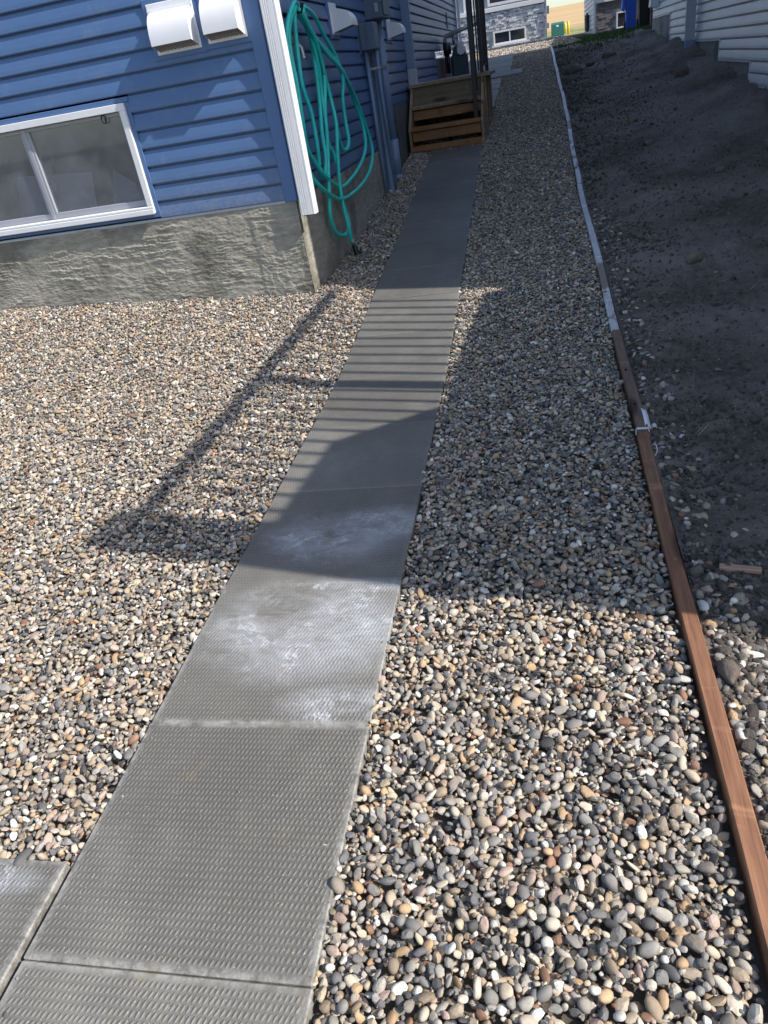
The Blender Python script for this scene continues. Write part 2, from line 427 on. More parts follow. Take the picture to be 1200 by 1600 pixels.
stain = k.math('MULTIPLY', stain, k.math('ADD', .45, k.math('MULTIPLY', k.noise(P, 120, 3, .7), .9)), 0, True)
base = k.mix(stain, base, (.53, .54, .56))
edge = k.math('MAXIMUM', k.math('ABSOLUTE', s[0]), k.math('ABSOLUTE', s[1]))
nearj = k.ramp(k.math('DIVIDE', Ps[1], 4.0), [(.36, 1.0), (.44, .10)])
dust = k.math('MULTIPLY', k.math('MULTIPLY', k.ramp(edge, [(.286, 0.0), (.303, 1.0)]), k.ramp(k.noise(P, 34, 6, .75), [(.40, 0.0), (.62, .95)])), nearj)
base = k.mix(dust, base, (.36, .345, .315))
base = k.mix(k.ramp(k.vor(P, 75), [(.08, .75), (.13, 0.0)]), base, (.42, .40, .36))
base = k.mix(k.ramp(k.vor(k.map(P, (1, 1, 1), (4, 4, 0)), 60), [(.07, .7), (.12, 0.0)]), base, (.06, .057, .05))
base = k.mix(k.math('MULTIPLY', emb, .17), base, (.34, .325, .29))
base = k.mix(k.ramp(k.noise(k.map(P, (1, 1, 1), (9, 2, 0)), 6, 5, .65), [(.64, 0.0), (.74, .5)]), base, (.22, .175, .10))
flat = k.ramp(edge, [(.286, 1.0), (.296, 0.0)])
worn = k.ramp(k.noise(P, 3.2, 4, .6), [(.3, .45), (.6, 1.0)])
hgt = k.math('ADD', k.math('MULTIPLY', k.math('MULTIPLY', emb, flat), worn), k.math('MULTIPLY', b3, .30))
M['paver'] = k.out(base, .58, k.bump(hgt, .62, .0036), Specular_IOR_Level=.5)

k = NT("grass_blades"); oi = k.pos()
M['grass'] = k.out(k.mix(k.ramp(k.noise(oi, 3.0, 4, .6), [(.3, 0.0), (.7, 1.0)]), (.028, .070, .016), (.075, .135, .030)), .6, Specular_IOR_Level=.2)

# ------------------------------------------------------------------ terrain
YS = [-50, 0, 3.64, 4.27, 4.88, 5.49, 6.1, 6.7, 7.3, 7.92, 9.87, 14.7, 18.8, 22, 26.6, 40, 66, 120, 250, 420, 900]
ZS = [0, 0, 0.0, .043, .094, .145, .196, .245, .304, .364, .539, .98, 1.38, 1.47, 1.56, 1.80, 2.13, 4.6, 11.0, 9.0, 4.0]
def g(y): return np.interp(y, YS, ZS)
def sm(t): t = np.clip(t, 0, 1); return t * t * (3 - 2 * t)
def land(x, y):
    """height of the gravel surface"""
    x = np.asarray(x, float); y = np.asarray(y, float)
    z = g(y)
    left = np.clip(-1.35 - x, 0, 6) * .052 + .045 * sm((-1.15 - x) / .4)
    z = z + left * sm((y - 1.6) / 3.4) * (1 - sm((y - 5.0) / .8))
    z = z + .008 * (sm((x + 1.1) / .2) * 0 ) + .012 * fbm(x * 2.1, y * 2.1, 3, 5)
    return z
def bank(x, y):
    """height of the dug soil beside the timber edging"""
    x = np.asarray(x, float); y = np.asarray(y, float)
    t = sm((x - .4) / 1.9)
    rise = np.interp(y, [-1, 1.5, 4, 7, 10, 14, 16.5, 19], [.03, .05, .14, .22, .20, .16, .08, .03])
    z = g(y) + .002 + t * rise
    z = z + .045 * sm((x - 1.75) / .25) * np.interp(y, [0, 7, 9, 15, 17], [0, .2, 1, 1, 0]) * (1 + 1.4 * fbm(x * 0 + 1, y * 1.7, 3, 3))
    amp = .35 + .65 * sm((x - .36) / .25)
    z = z + amp * (.05 * fbm(x * 1.3, y * 1.3, 4, 21) + .020 * fbm(x * 6, y * 6, 4, 22))
    up_ = sm((x - 1.0) / .9) * sm((y - 5.0) / 3.0); z = z + up_ * (.07 * fbm(x * 3.1, y * 2.3, 4, 71, .6) + .035 * np.abs(fbm(x * 8, y * 6, 4, 72, .6)))
    rid = np.abs(fbm(x * 9, y * 9, 4, 31)); z = z + amp * (.014 * (.5 - rid) * (1 + 1.5 * sm((fbm(x * .9, y * .9, 2, 8) + .1) * 4)))
    z = z + amp * .013 * fbm(x * 24, y * 24, 4, 41, .6) * (.5 + sm((fbm(x * 1.7, y * 1.1, 3, 61) + .04) * 5))
    return z

xs = steps((-900, -60, 120), (-60, -8, 4), (-8, -5, .5), (-5, .3, .1), (.3, 9, .4), (9, 60, 4), (60, 900, 120))
ys = steps((-60, -2, 6), (-2, 20, .11), (20, 42, .5), (42, 70, 2), (70, 260, 8), (260, 900, 60))
XX, YY = np.meshgrid(xs, ys)
ZZ = land(XX, YY) - .028 - .07 * sm((XX - .36) / .1) * (1 - sm((YY - 18) / 3)) + .35 * sm((YY - 60) / 60) * fbm(XX * .02, YY * .02, 3, 77)
k = NT("field_ground"); p = k.pos(); ps = k.sep(p)
nearc = k.mix(k.ramp(k.noise(p, 14, 5, .7), [(.3, 0.0), (.7, 1.0)]), (.10, .085, .065), (.17, .145, .115))
straw = k.mix(k.ramp(k.noise(k.map(p, (.02, .12, .1)), 3, 5, .6), [(.3, 0.0), (.7, 1.0)]), (.42, .28, .14), (.56, .40, .22))
green = k.mix(k.ramp(k.noise(p, .8, 5, .6), [(.35, 0.0), (.65, 1.0)]), (.12, .15, .05), (.34, .30, .14))
far = k.mix(k.ramp(k.math('ADD', k.math('DIVIDE', ps[1], 200.0), k.math('MULTIPLY', k.noise(p, .06, 4, .6), .12)), [(.42, 0.0), (.50, 1.0)]), green, straw)
c = k.mix(k.ramp(k.math('DIVIDE', ps[1], 100.0), [(.40, 0.0), (.46, 1.0)]), nearc, far)
M['ground'] = k.out(c, .95, k.bump(k.noise(p, 60, 4, .7), .6, .01), Specular_IOR_Level=.1)
gr = link("ground", grid_mesh(XX, YY, ZZ, "ground"), M['ground'], smooth=True); tag(gr, kind="structure")

xs = steps((.372, 1.25, .011), (1.25, 2.6, .03), (2.6, 7.5, .4))
ys = steps((-1.0, .3, .06), (.3, 3.2, .011), (3.2, 7, .022), (7, 18.9, .05))
XX, YY = np.meshgrid(xs, ys)
# the left rim follows the timber edging
def edge_x(y): return np.interp(y, [-2, .7, 2.0, 4.0, 5.1, 7.3, 9.7, 12.0, 12.9, 16.2, 20.4], [.318, .318, .326, .322, .312, .268, .272, .262, .245, .213, .18])
XX = XX + (edge_x(YY) + .0445 - .372) * np.clip((1.2 - XX) / .8, 0, 1)
ZZ = bank(XX, YY)
sb = link("soil_bank", grid_mesh(XX, YY, ZZ, "soil_bank"), M['soil'], smooth=True); tag(sb, kind="structure")

# ------------------------------------------------------------------ stone shapes for scattered stuff (never linked to the scene)
def ico(sub):
    import bmesh
    bm = bmesh.new(); bmesh.ops.create_icosphere(bm, subdivisions=sub, radius=1.0)
    v = np.array([q.co[:] for q in bm.verts]); f = [[q.index for q in t.verts] for t in bm.faces]; bm.free(); return v, f
ICO1 = ico(2); ICO2 = ico(2); ICO3 = ico(3)
def stone_mesh(name, seed, angular=.0, material=None, base=ICO2, rough=.12):
    r = np.random.default_rng(seed); v, f = base; v = v.copy()
    ph = r.uniform(0, 6.28, (5, 3)); fr = r.uniform(.8, 2.2, (5, 3))
    d = sum(np.sin(v @ (fr[i]) + ph[i, 0]) for i in range(5)) / 5
    v = v * (1 + rough * d[:, None])
    ncut = int(r.integers(3, 6)) if angular <= 0 else int(r.integers(7, 11))
    for i in range(ncut):
        n = r.normal(size=3); n /= np.linalg.norm(n); h = r.uniform(.62, .9) if angular > 0 else r.uniform(.80, .95)
        e = v @ n - h; v = v - np.outer(np.clip(e, 0, None) * (.95 if angular > 0 else .8), n)
    if angular > 0: v = v + r.normal(size=v.shape) * .02
    me = bpy.data.meshes.new(name); me.from_pydata(v.tolist(), [], f); me.update()
    me.polygons.foreach_set('use_smooth', [angular < .8] * len(me.polygons))
    me.materials.append(material); return me

def scatter(name, P, rot, scl, idx, meshes):
    """one stuff object: the points carry rotation, size and the stone to use"""
    src = bpy.data.collections.new(name + "_shapes")
    for i, me in enumerate(meshes):
        o = bpy.data.objects.new("%s_shape.%03d" % (name, i), me); src.objects.link(o)
    me = bpy.data.meshes.new(name); n = len(P)
    me.vertices.add(n); me.vertices.foreach_set('co', P.astype(np.float32).ravel())
    a = me.attributes.new("rot", 'FLOAT_VECTOR', 'POINT'); a.data.foreach_set('vector', rot.astype(np.float32).ravel())
    a = me.attributes.new("scl", 'FLOAT_VECTOR', 'POINT'); a.data.foreach_set('vector', scl.astype(np.float32).ravel())
    a = me.attributes.new("idx", 'INT', 'POINT'); a.data.foreach_set('value', idx.astype(np.int32))
    o = link(name, me); tag(o, kind="stuff")
    t = bpy.data.node_groups.new(name + "_scatter", 'GeometryNodeTree')
    t.interface.new_socket("Geometry", in_out='INPUT', socket_type='NodeSocketGeometry')
    t.interface.new_socket("Geometry", in_out='OUTPUT', socket_type='NodeSocketGeometry')
    N = t.nodes; gi = N.new("NodeGroupInput"); go = N.new("NodeGroupOutput")
    ci = N.new("GeometryNodeCollectionInfo"); ci.inputs[0].default_value = src; ci.inputs["Separate Children"].default_value = True; ci.inputs["Reset Children"].default_value = True
    ip = N.new("GeometryNodeInstanceOnPoints"); ip.inputs["Pick Instance"].default_value = True
    def attr(nm, typ):
        q = N.new("GeometryNodeInputNamedAttribute"); q.data_type = typ; q.inputs["Name"].default_value = nm; return q.outputs["Attribute"]
    e2r = N.new("FunctionNodeEulerToRotation")
    L = t.links.new
    L(gi.outputs[0], ip.inputs["Points"]); L(ci.outputs[0], ip.inputs["Instance"])
    L(attr("idx", 'INT'), ip.inputs["Instance Index"]); L(attr("rot", 'FLOAT_VECTOR'), e2r.inputs[0]); L(e2r.outputs[0], ip.inputs["Rotation"])
    L(attr("scl", 'FLOAT_VECTOR'), ip.inputs["Scale"]); L(ip.outputs[0], go.inputs[0])
    md = o.modifiers.new("scatter", 'NODES'); md.node_group = t
    return o

# ------------------------------------------------------------------ walkway layout (also used to keep pebbles off the pavers)
PAV = .6115
def path_cx(y): return -.771 - .030 * (y - .60)
YAW = math.atan(.030)
pavers = []                                   # centre x, y, yaw
for n in range(-1, 15):
    yc = .60 + .613 * n + .3065
    pavers.append((path_cx(yc), yc, YAW + random.uniform(-.004, .004)))
pavers += [(-1.395, .483, YAW + .002), (-2.012, .470, YAW - .003)]
far_pavers = [(-1.02, 10.9 + .613 * i, 0.012) for i in range(8)]
far_pavers = [(path_cx(y_) - 0 if y_ < 10 else -1.035, y_, a) for (_, y_, a) in far_pavers]
far_pavers += [(-.675, 16.12, .0), (-.90, 16.75, .02), (-.905, 17.37, .02), (-.91, 17.98, .02), (-.92, 18.6, .02), (-.93, 19.2, .02), (-.93, 19.8, .02),
               (-1.52, 16.75, .02), (-1.52, 17.37, .02), (-1.53, 17.98, .02), (-1.54, 18.6, .02), (-1.54, 19.2, .02), (-1.29, 16.12, .0)]
allp = np.array([(a, b) for a, b, c in pavers + far_pavers])
def on_paver(x, y, grow=.0):
    h = PAV / 2 + .003 + grow
    out = np.zeros(len(x), bool)
    for cx, cy in allp:
        out |= (np.abs(x - cx) < h) & (np.abs(y - cy) < h)
    return out

# ------------------------------------------------------------------ gravel
def dart(n, r, grid, cell, region):
    acc = []
    X = region(n)
    for x, y in X:
        i, j = int(x // cell), int(y // cell); ok = True
        for di in (-1, 0, 1):
            for dj in (-1, 0, 1):
                for (qx, qy, qr) in grid.get((i + di, j + dj), ()):
                    if (qx - x) ** 2 + (qy - y) ** 2 < (.80 * (qr + r)) ** 2: ok = False; break
                if not ok: break
            if not ok: break
        if ok:
            grid.setdefault((i, j), []).append((x, y, r)); acc.append((x, y))
    return acc
def visible(x, y):
    left = np.where(y < 5.05, -1.28 - .74 * np.clip(y - .6, 0, 9) - .75, -1.64)
    ok = (x > left) & (x < edge_x(y) - .012) & (y > .12)
    ok &= ~((x < -1.645) & (y > 5.03) & (y < 17.7))
    ok &= ~((y < 1.0) & (x < -1.05) & (y < .80) & (x > -2.4) & (y > .1)) | (y > .80)
    return ok
def sample(n, y0, y1, x0=-5.3, x1=.36):
    y = RNG.uniform(y0, y1, n); x = RNG.uniform(x0, x1, n)
    m = visible(x, y); x, y = x[m], y[m]; m = ~on_paver(x, y, .0); return np.stack([x[m], y[m]], 1)
PTS = []; RAD = []; LAY = []
grid = {}
for (r, dens) in ((.0148, 50), (.0128, 320), (.0110, 900)):          # coarser stones along the near edging
    a = dart(int(3.2 * .75 * dens), r, grid, .042, lambda n: sample(n, .12, 3.3, -.38))
    a = [q for q in a if random.random() < 1.15 - .28 * q[1] + .5 * (q[0] - .1)]
    PTS += a; RAD += [r] * len(a); LAY += [1] * len(a)
for (r, dens) in ((.0155, 30), (.0124, 280), (.0099, 1300), (.0077, 3600), (.0060, 6000), (.0046, 6000)):
    for (y0, y1, x0, kk) in ((.12, 5.05, -5.3, 1.0), (5.05, 10.2, -1.66, 1.0), (10.2, 20.7, -1.66, .40)):
        a = dart(int((y1 - y0) * (.36 - x0) * dens * kk), r, grid, .042, lambda n: sample(n, y0, y1, x0))
        PTS += a; RAD += [r] * len(a); LAY += [1] * len(a)
for (y0, y1, x0, kk) in ((.12, 5.05, -5.3, 1.0), (5.05, 10.2, -1.66, 1.0), (10.2, 20.7, -1.66, .5)):     # lower layer that fills the gaps
    a = sample(int((y1 - y0) * (.36 - x0) * 4800 * kk), y0, y1, x0)
    PTS += a.tolist(); RAD += RNG.uniform(.0052, .0098, len(a)).tolist(); LAY += [0] * len(a)
# pale gravel court in front of the far stone house
a = np.stack([RNG.uniform(-3.2, .9, 9000), RNG.uniform(20.4, 39.8, 9000)], 1); PTS += a.tolist(); RAD += RNG.uniform(.02, .035, len(a)).tolist(); LAY += [1] * len(a)
PTS = np.array(PTS); RAD = np.array(RAD); LAY = np.array(LAY)
# stones spilled over the edging on to the soil
ns = 2000
sy = RNG.uniform(.3, 6.5, ns) ** 1.0; sx = edge_x(sy) + .06 + np.abs(RNG.normal(0, 1, ns)) * np.where(sy < 1.75, .085, .075)
keep = RNG.random(ns) < np.where(sy < 1.75, .95, .22); sx, sy = sx[keep], sy[keep]
spill = len(sx)
z = land(PTS[:, 0], PTS[:, 1]) + np.where(LAY == 1, RNG.uniform(-.010, .010, len(PTS)), RNG.uniform(-.020, -.010, len(PTS)))
gq = np.array([(px_ + RNG.uniform(-.3, .3) * (1 if RNG.random() < .35 else .0) + (RNG.choice([-1, 1]) * RNG.uniform(.26, .31)), py_ + RNG.uniform(-.3, .3)) for (px_, py_, _a) in pavers[:9] * 5])
gq = gq[on_paver(gq[:, 0], gq[:, 1])]
PTS = np.concatenate([PTS, gq]); RAD = np.concatenate([RAD, RNG.uniform(.0018, .0042, len(gq))]); z = np.concatenate([z, g(gq[:, 1]) + .0145])
P3 = np.concatenate([np.stack([PTS[:, 0], PTS[:, 1], z], 1), np.stack([sx, sy, bank(sx, sy) + .003], 1)])
RAD = np.concatenate([RAD, RNG.uniform(.005, .0145, spill)])
n = len(P3)
tilt = RNG.normal(0, .48, (n, 2)); rot = np.stack([tilt[:, 0], tilt[:, 1], RNG.uniform(0, 6.283, n)], 1)
scl = np.stack([RAD * RNG.uniform(1.05, 1.75, n), RAD * RNG.uniform(.82, 1.15, n), RAD * RNG.uniform(.45, .92, n)], 1)
meshes = [stone_mesh("pebble", 100 + i, 0.0 if i < 4 else (.5 if i < 10 else .85), M['pebble'], ICO2 if i < 14 else ICO1, .2) for i in range(20)]
gv = scatter("gravel", P3, rot, scl, RNG.integers(0, 20, n), meshes)
tag(gv, "bed of mixed tan, grey and white river pebbles on both sides of the walkway", "gravel", kind="stuff")

# soil crumbs and clods
n = 40000
y = .25 + 18.0 * RNG.random(n) ** 1.9; x = edge_x(y) + .058 + np.abs(RNG.normal(0, 1, n)) * .62
m = (x < np.where(y < 4.5, 3.2, 2.16)) & (RNG.random(n) < .30 + .70 * sm((fbm(x * 1.7, y * 1.1, 3, 61) + .04) * 5) + .6 * np.exp(-(x - edge_x(y)) / .14)); x, y = x[m], y[m]; n = len(x)
y = np.concatenate([y, RNG.uniform(.35, 2.0, 5000)]); x = np.concatenate([x, edge_x(y[-5000:]) + .05 + RNG.random(5000) * .5]); n = len(x)
near = np.exp(-(x - edge_x(y)) / .22) + .8 * (y < 2.0) * RNG.random(n) ** 2
s_ = (.0020 + .0045 * RNG.random(n) ** 2.6 + .008 * (RNG.random(n) < .06) * RNG.random(n)) * (1 + .7 * near) * (1 + .06 * y)
big = RNG.random(n) < .0022; s_ = np.where(big, RNG.uniform(.012, .032, n), s_)
cl = scatter("soil_clods", np.stack([x, y, bank(x, y) + s_ * .2], 1), RNG.uniform(0, 6.28, (n, 3)),
             np.stack([s_ * RNG.uniform(.9, 1.4, n), s_, s_ * RNG.uniform(.6, .95, n)], 1), RNG.integers(0, 8, n),
             [stone_mesh("clod", 300 + i, .9, M['clod'], rough=.2) for i in range(8)])
tag(cl, "dark crumbs and clods of loose soil on the bank", "soil", kind="stuff")

# ------------------------------------------------------------------ walkway pavers
bed = MB()
for i in range(16):
    y0, y1 = .0 + .613 * i, .613 * (i + 1)
    bed.add([(path_cx(y0)-.30, y0, g(y0)-.010), (path_cx(y0)+.30, y0, g(y0)-.010), (path_cx(y1)+.30, y1, g(y1)-.010), (path_cx(y1)-.30, y1, g(y1)-.010)], [(0, 1, 2, 3)])
walk = bed.build("walkway", M['bed']); tag(walk, kind="structure")
h = PAV / 2
pm = MB().box((-h, -h, -.045), (h, h, 0), .0032)
pme = bpy.data.meshes.new("paver"); pme.from_pydata(pm.v, [], pm.f); pme.update(); pme.materials.append(M['paver'])
for (cx, cy, a) in pavers + far_pavers:
    sl = math.atan2(float(g(cy + .3) - g(cy - .3)), .6)
    lift = .012 if cy < 9.8 else .02
    link("paver", pme, None, walk, False, (cx, cy, float(g(cy + .3) + g(cy - .3)) / 2 + lift + random.uniform(-.003, .003)), (sl + random.uniform(-.004, .004), random.uniform(-.006, .006), a))

# ------------------------------------------------------------------ siding
PROF = [(.0005, .011), (.0095, .0012), (.0145, .0008), (.0185, .008), (.0170, .030), (.0112, .066), (.0045, .0980), (-.0060, .1020), (-.0080, .1240)]
def siding_mesh(mb, wall, plane, z0, c, a, b, proud=0.0):
    """wall 'front': faces -y, runs along x; 'east': faces +x, runs along y; 'west': faces -x"""
    sc = c / .110; vs = []
    for t in (a, b):
        for d, zz in PROF:
            d = d + proud; zq = z0 + zz * sc
            vs.append({'front': (t, plane - d, zq), 'east': (plane + d, t, zq), 'west': (plane - d, t, zq)}[wall])
    n = len(PROF)
    fs = [(i, i + 1, n + i + 1, n + i) if wall != 'east' else (n + i, n + i + 1, i + 1, i) for i in range(n - 1)]
    if wall == 'front': fs = [tuple(reversed(f)) for f in fs]
    if wall == 'west': fs = [f for f in fs]
    mb.add(vs, fs)

house = thing("blue_house", (-1.68, 5.05, .1), "blue lap-sided house with white vents, corner downspout and basement window", "house")
def HP(): return house
def part(mb, name, mat, parent, smooth=False):
    """build in world coordinates, then hang under the parent"""
    o = mb.build(name, mat, None, smooth); o.parent = parent
    w = parent.matrix_world if parent.parent is None and parent.type == 'EMPTY' else None
    base = parent
    loc = Vector((0, 0, 0))
    while base is not None:
        loc += base.location; base = base.parent
    o.data.transform(Matrix.Translation(-loc)); return o

FY, SX = 5.05, -1.68
FC, FZ = .1096, .800
# front wall boards, cut round the window
WX0, WX1, WZ0, WZ1 = -4.27, -2.648, .815, 1.552
for i in range(17):
    z0 = FZ + FC * i
    segs = [(-8.0, -1.70)]
    if z0 + FC > WZ0 + .02 and z0 < WZ1 - .02: segs = [(-8.0, WX0), (WX1, -1.70)]
    for (a, b) in segs:
        m_ = MB(); cut = -2.05 - (i * 1.37) % 3.0
        if i % 3 == 1 and a + .3 < cut < b - .25: siding_mesh(m_, 'front', FY, z0, FC, a, cut); siding_mesh(m_, 'front', FY, z0, FC, cut - .02, b, .0016)
        else: siding_mesh(m_, 'front', FY, z0, FC, a, b)
        part(m_, "siding_board", M['blue'], house)
m_ = MB()
for i in range(17, 46): siding_mesh(m_, 'front', FY, FZ + FC * i, FC, -8.0, -1.70)
part(m_, "upper_siding", M['blue'], house)['kind'] = "stuff"
# side wall boards; the wall's foot steps up with the slope
SC_, SZ = .1067, .800
def side_start(z):
    if z < 1.14: return None
for i in range(18):
    z0 = SZ + SC_ * i
    y1 = 17.6 if z0 > 1.56 else (13.65 if z0 > 1.10 else 8.95)
    m_ = MB(); cut = 5.07 + ((i * 2.37) % 3.6) + 2.2
    if cut < y1 - 1:
        siding_mesh(m_, 'east', SX, z0, SC_, 5.07, cut); siding_mesh(m_, 'east', SX, z0, SC_, cut - .02, min(cut + 3.66, y1), .0022)
        if cut + 3.66 < y1: siding_mesh(m_, 'east', SX, z0, SC_, cut + 3.64, y1)
    else: siding_mesh(m_, 'east', SX, z0, SC_, 5.07, y1)
    part(m_, "siding_board", M['blue'], house)
m_ = MB()
for i in range(18, 47): siding_mesh(m_, 'east', SX, SZ + SC_ * i, SC_, 5.07, 17.6)
part(m_, "upper_siding", M['blue'], house)['kind'] = "stuff"
# sheathing behind the boards, back walls and roof
m_ = MB(); m_.box((-8.0, 5.14, 1.70), (SX - .02, 17.55, 5.85)); part(m_, "wall", M['blue_trim'], house)
m_ = MB(); m_.prism([(-8.6, 5.8), (-1.2, 5.8), (-4.9, 7.9)], 'y', 4.75, 18.0); part(m_, "roof", M['roof'], house)
# starter strip and corner trim
m_ = MB(); m_.box((-8, FY - .012, FZ - .016), (-1.72, FY + .01, FZ + .001)); part(m_, "starter_strip", M['grey_trim'], house)
m_ = MB(); m_.box((SX - .01, 5.07, SZ - .016), (SX + .012, 8.95, SZ + .001)); m_.box((SX - .01, 8.95, 1.104), (SX + .012, 13.65, 1.120))
m_.box((SX - .01, 13.65, 1.53), (SX + .012, 17.6, 1.546)); m_.box((SX, 8.95, .80), (SX + .014, 8.97, 1.105)); m_.box((SX, 13.65, 1.12), (SX + .014, 13.67, 1.53))
part(m_, "starter_strip", M['blue_trim'], house)
m_ = MB()
m_.box((-1.722, FY - .026, FZ - .012), (-1.634, FY - .002, 5.8), .004)
m_.box((-1.658, FY - .0015, FZ - .012), (-1.634, FY + .09, 5.8), .004)
part(m_, "corner_trim", M['blue_trim'], house)

# parged foundation with trowelled ridges
def parge(u0, u1, z0f, z1, wall, plane, du, dz, seed, amp):
    us = np.arange(u0, u1 + du, du); zs = np.arange(-.25, z1 + .001, dz)
    U, Z = np.meshgrid(us, zs)
    q = Z * 11.5 + 2.0 * fbm(U * 1.1, Z * 2.6, 2, seed) + .42 * fbm(U * 5, Z * 15, 4, seed + 5) + .26 * fbm(U * 34, Z * 44, 3, seed + 6)
    q2 = Z * 24 + 2.8 * fbm(U * 2.2 + 9, Z * 4.5, 3, seed + 9) + .6 * fbm(U * 7, Z * 18, 4, seed + 7) + .42 * fbm(U * 50, Z * 60, 3, seed + 8)
    f1 = q - np.floor(q); f2 = q2 - np.floor(q2)
    m1 = sm((fbm(U * 4.5, Z * 6, 3, seed + 3) + .06) * 4.5); m2 = sm((fbm(U * 3.7 + 4, Z * 5, 3, seed + 4) + .04) * 4)
    hgt = amp * ((.15 + .85 * m1) * np.minimum(f1 ** 1.6, (1 - f1) * 9) + .55 * m2 * np.minimum(f2 ** 1.4, (1 - f2) * 7))
    q3 = Z * 46 + 2.2 * fbm(U * 3.3 + 2, Z * 7, 3, seed + 31) + .8 * fbm(U * 26, Z * 40, 3, seed + 32)
    f3 = q3 - np.floor(q3); m3 = sm((fbm(U * 6 + 8, Z * 8, 3, seed + 33) + .0) * 5)
    hgt = hgt + amp * .40 * m3 * np.minimum(f3 ** 1.3, (1 - f3) * 6)
    hgt = hgt + amp * .40 * fbm(U * 26, Z * 44, 4, seed + 13, .65) + amp * .8 * fbm(U * 1.6, Z * 2.5, 2, seed + 17)
    # broad trowel strokes crossing the end of the wall
    return U, Z, hgt
U, Z, Hh = parge(-5.6, -1.648, 0, FZ - .008, 'front', FY, .0052, .0034, 3, .0078)
vert = sm((U + 2.02) / .03) * (.003 + .003 * (lambda q_: q_ - np.floor(q_))(U * 9 + 1.5 * fbm(U * 4, Z * 6, 3, 91))) * sm((.35 - np.abs(Z - .45)) * 6)
Yp = FY - .004 - Hh - vert
me = grid_mesh(U, Yp, Z, "foundation"); o = link("foundation", me, M['parge'], None, True); o.parent = house; me.transform(Matrix.Translation(-house.location))
U, Z, Hh = parge(FY - .004, 8.96, 0, .79, 'east', SX, .012, .008, 23, .0055)
me = grid_mesh(SX + .032 + Hh * .8, U, Z, "foundation"); o = link("foundation", me, M['parge'], None, True); o.parent = house; me.transform(Matrix.Translation(-house.location))
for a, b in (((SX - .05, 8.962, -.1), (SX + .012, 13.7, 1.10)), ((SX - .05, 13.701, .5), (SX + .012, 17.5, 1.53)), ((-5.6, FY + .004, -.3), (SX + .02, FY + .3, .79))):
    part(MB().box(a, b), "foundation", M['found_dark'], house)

# basement window
def frame_ring(mb, x0, x1, z0, z1, w, ya, yb, wb=None, bev=.003):
    wb = wb or w
    mb.box((x0, ya, z0), (x1, yb, z0 + wb), bev); mb.box((x0, ya, z1 - w), (x1, yb, z1), bev)
    mb.box((x0, ya, z0 + wb + .0005), (x0 + w, yb, z1 - w - .0005), bev); mb.box((x1 - w, ya, z0 + wb + .0005), (x1, yb, z1 - w - .0005), bev)
m_ = MB(); frame_ring(m_, -4.24, -2.677, .841, 1.524, .043, FY - .040, FY + .06, .05); win = part(m_, "window", M['white'], house)
m_ = MB(); m_.box((-4.242, FY - .052, .838), (-2.675, FY - .041, .872), .003); m_.box((-4.242, FY - .046, .876), (-2.675, FY - .0405, .888), .002)
o = m_.build("sill", M['white'], None); o.parent = win; o.data.transform(Matrix.Translation(-house.location))
def sub(mb, name, mat, par, smooth=False, root=None):
    o = mb.build(name, mat, None, smooth); o.parent = par
    base = par; loc = Vector((0, 0, 0))
    while base is not None: loc += base.location; base = base.parent
    o.data.transform(Matrix.Translation(-loc)); return o
m_ = MB(); frame_ring(m_, -3.472, -2.722, .893, 1.478, .020, FY - .004, FY + .03, .040)
m_.box((-3.505, FY - .006, .893), (-3.4725, FY + .032, 1.478), .003); sub(m_, "sash", M['sash'], win)
m_ = MB(); frame_ring(m_, -4.195, -3.506, .893, 1.478, .022, FY + .006, FY + .04, .040); sub(m_, "sash", M['sash'], win)
m_ = MB(); m_.box((-3.451, FY + .012, .934), (-2.743, FY + .016, 1.457)); sub(m_, "pane", M['glass'], win)
m_ = MB(); m_.box((-4.172, FY + .022, .934), (-3.529, FY + .026, 1.455)); sub(m_, "pane", M['glass'], win)
m_ = MB(); m_.tube([(-2.86 + .017 * math.cos(a), FY - .010, 1.452 + .024 * math.sin(a)) for a in np.linspace(0, 6.283, 15)], .0035, 6); sub(m_, "latch", M['black_plastic'], win)
m_ = MB(); frame_ring(m_, -4.272, -2.646, .812, 1.556, .030, FY - .020, FY + .0); part(m_, "window_channel", M['blue_trim'], house)
# dim basement seen through the panes
m_ = MB()
x0, x1, y0, y1, z0, z1 = -4.6, -2.3, FY + .065, FY + 1.9, .35, 1.66
m_.add([(x0,y0,z0),(x1,y0,z0),(x1,y1,z0),(x0,y1,z0),(x0,y0,z1),(x1,y0,z1),(x1,y1,z1),(x0,y1,z1)], [(0,1,2,3),(7,6,5,4),(1,2,6,5),(3,2,6,7),(0,3,7,4)])
part(m_, "basement_room", M['room'], house)
for xx in (-4.22, -3.86, -2.93, -2.50): part(MB().box((xx, FY + .55, .4), (xx + .06, FY + .65, 1.6)), "stud", M['stud'], house)
m_ = MB(); m_.add([(-3.98, FY + .22, .75), (-3.32, FY + .26, .72), (-3.30, FY + .36, 1.14), (-3.90, FY + .32, 1.19)], [(0, 1, 2, 3)])
part(m_, "insulation_sheet", M['poly'], house)
m_ = MB(); m_.add([(-3.27, FY + .35, .70), (-2.92, FY + .30, .72), (-3.00, FY + .40, 1.02), (-3.18, FY + .46, 1.13)], [(0, 1, 2, 3)])
part(m_, "insulation_sheet", M['poly'], house)

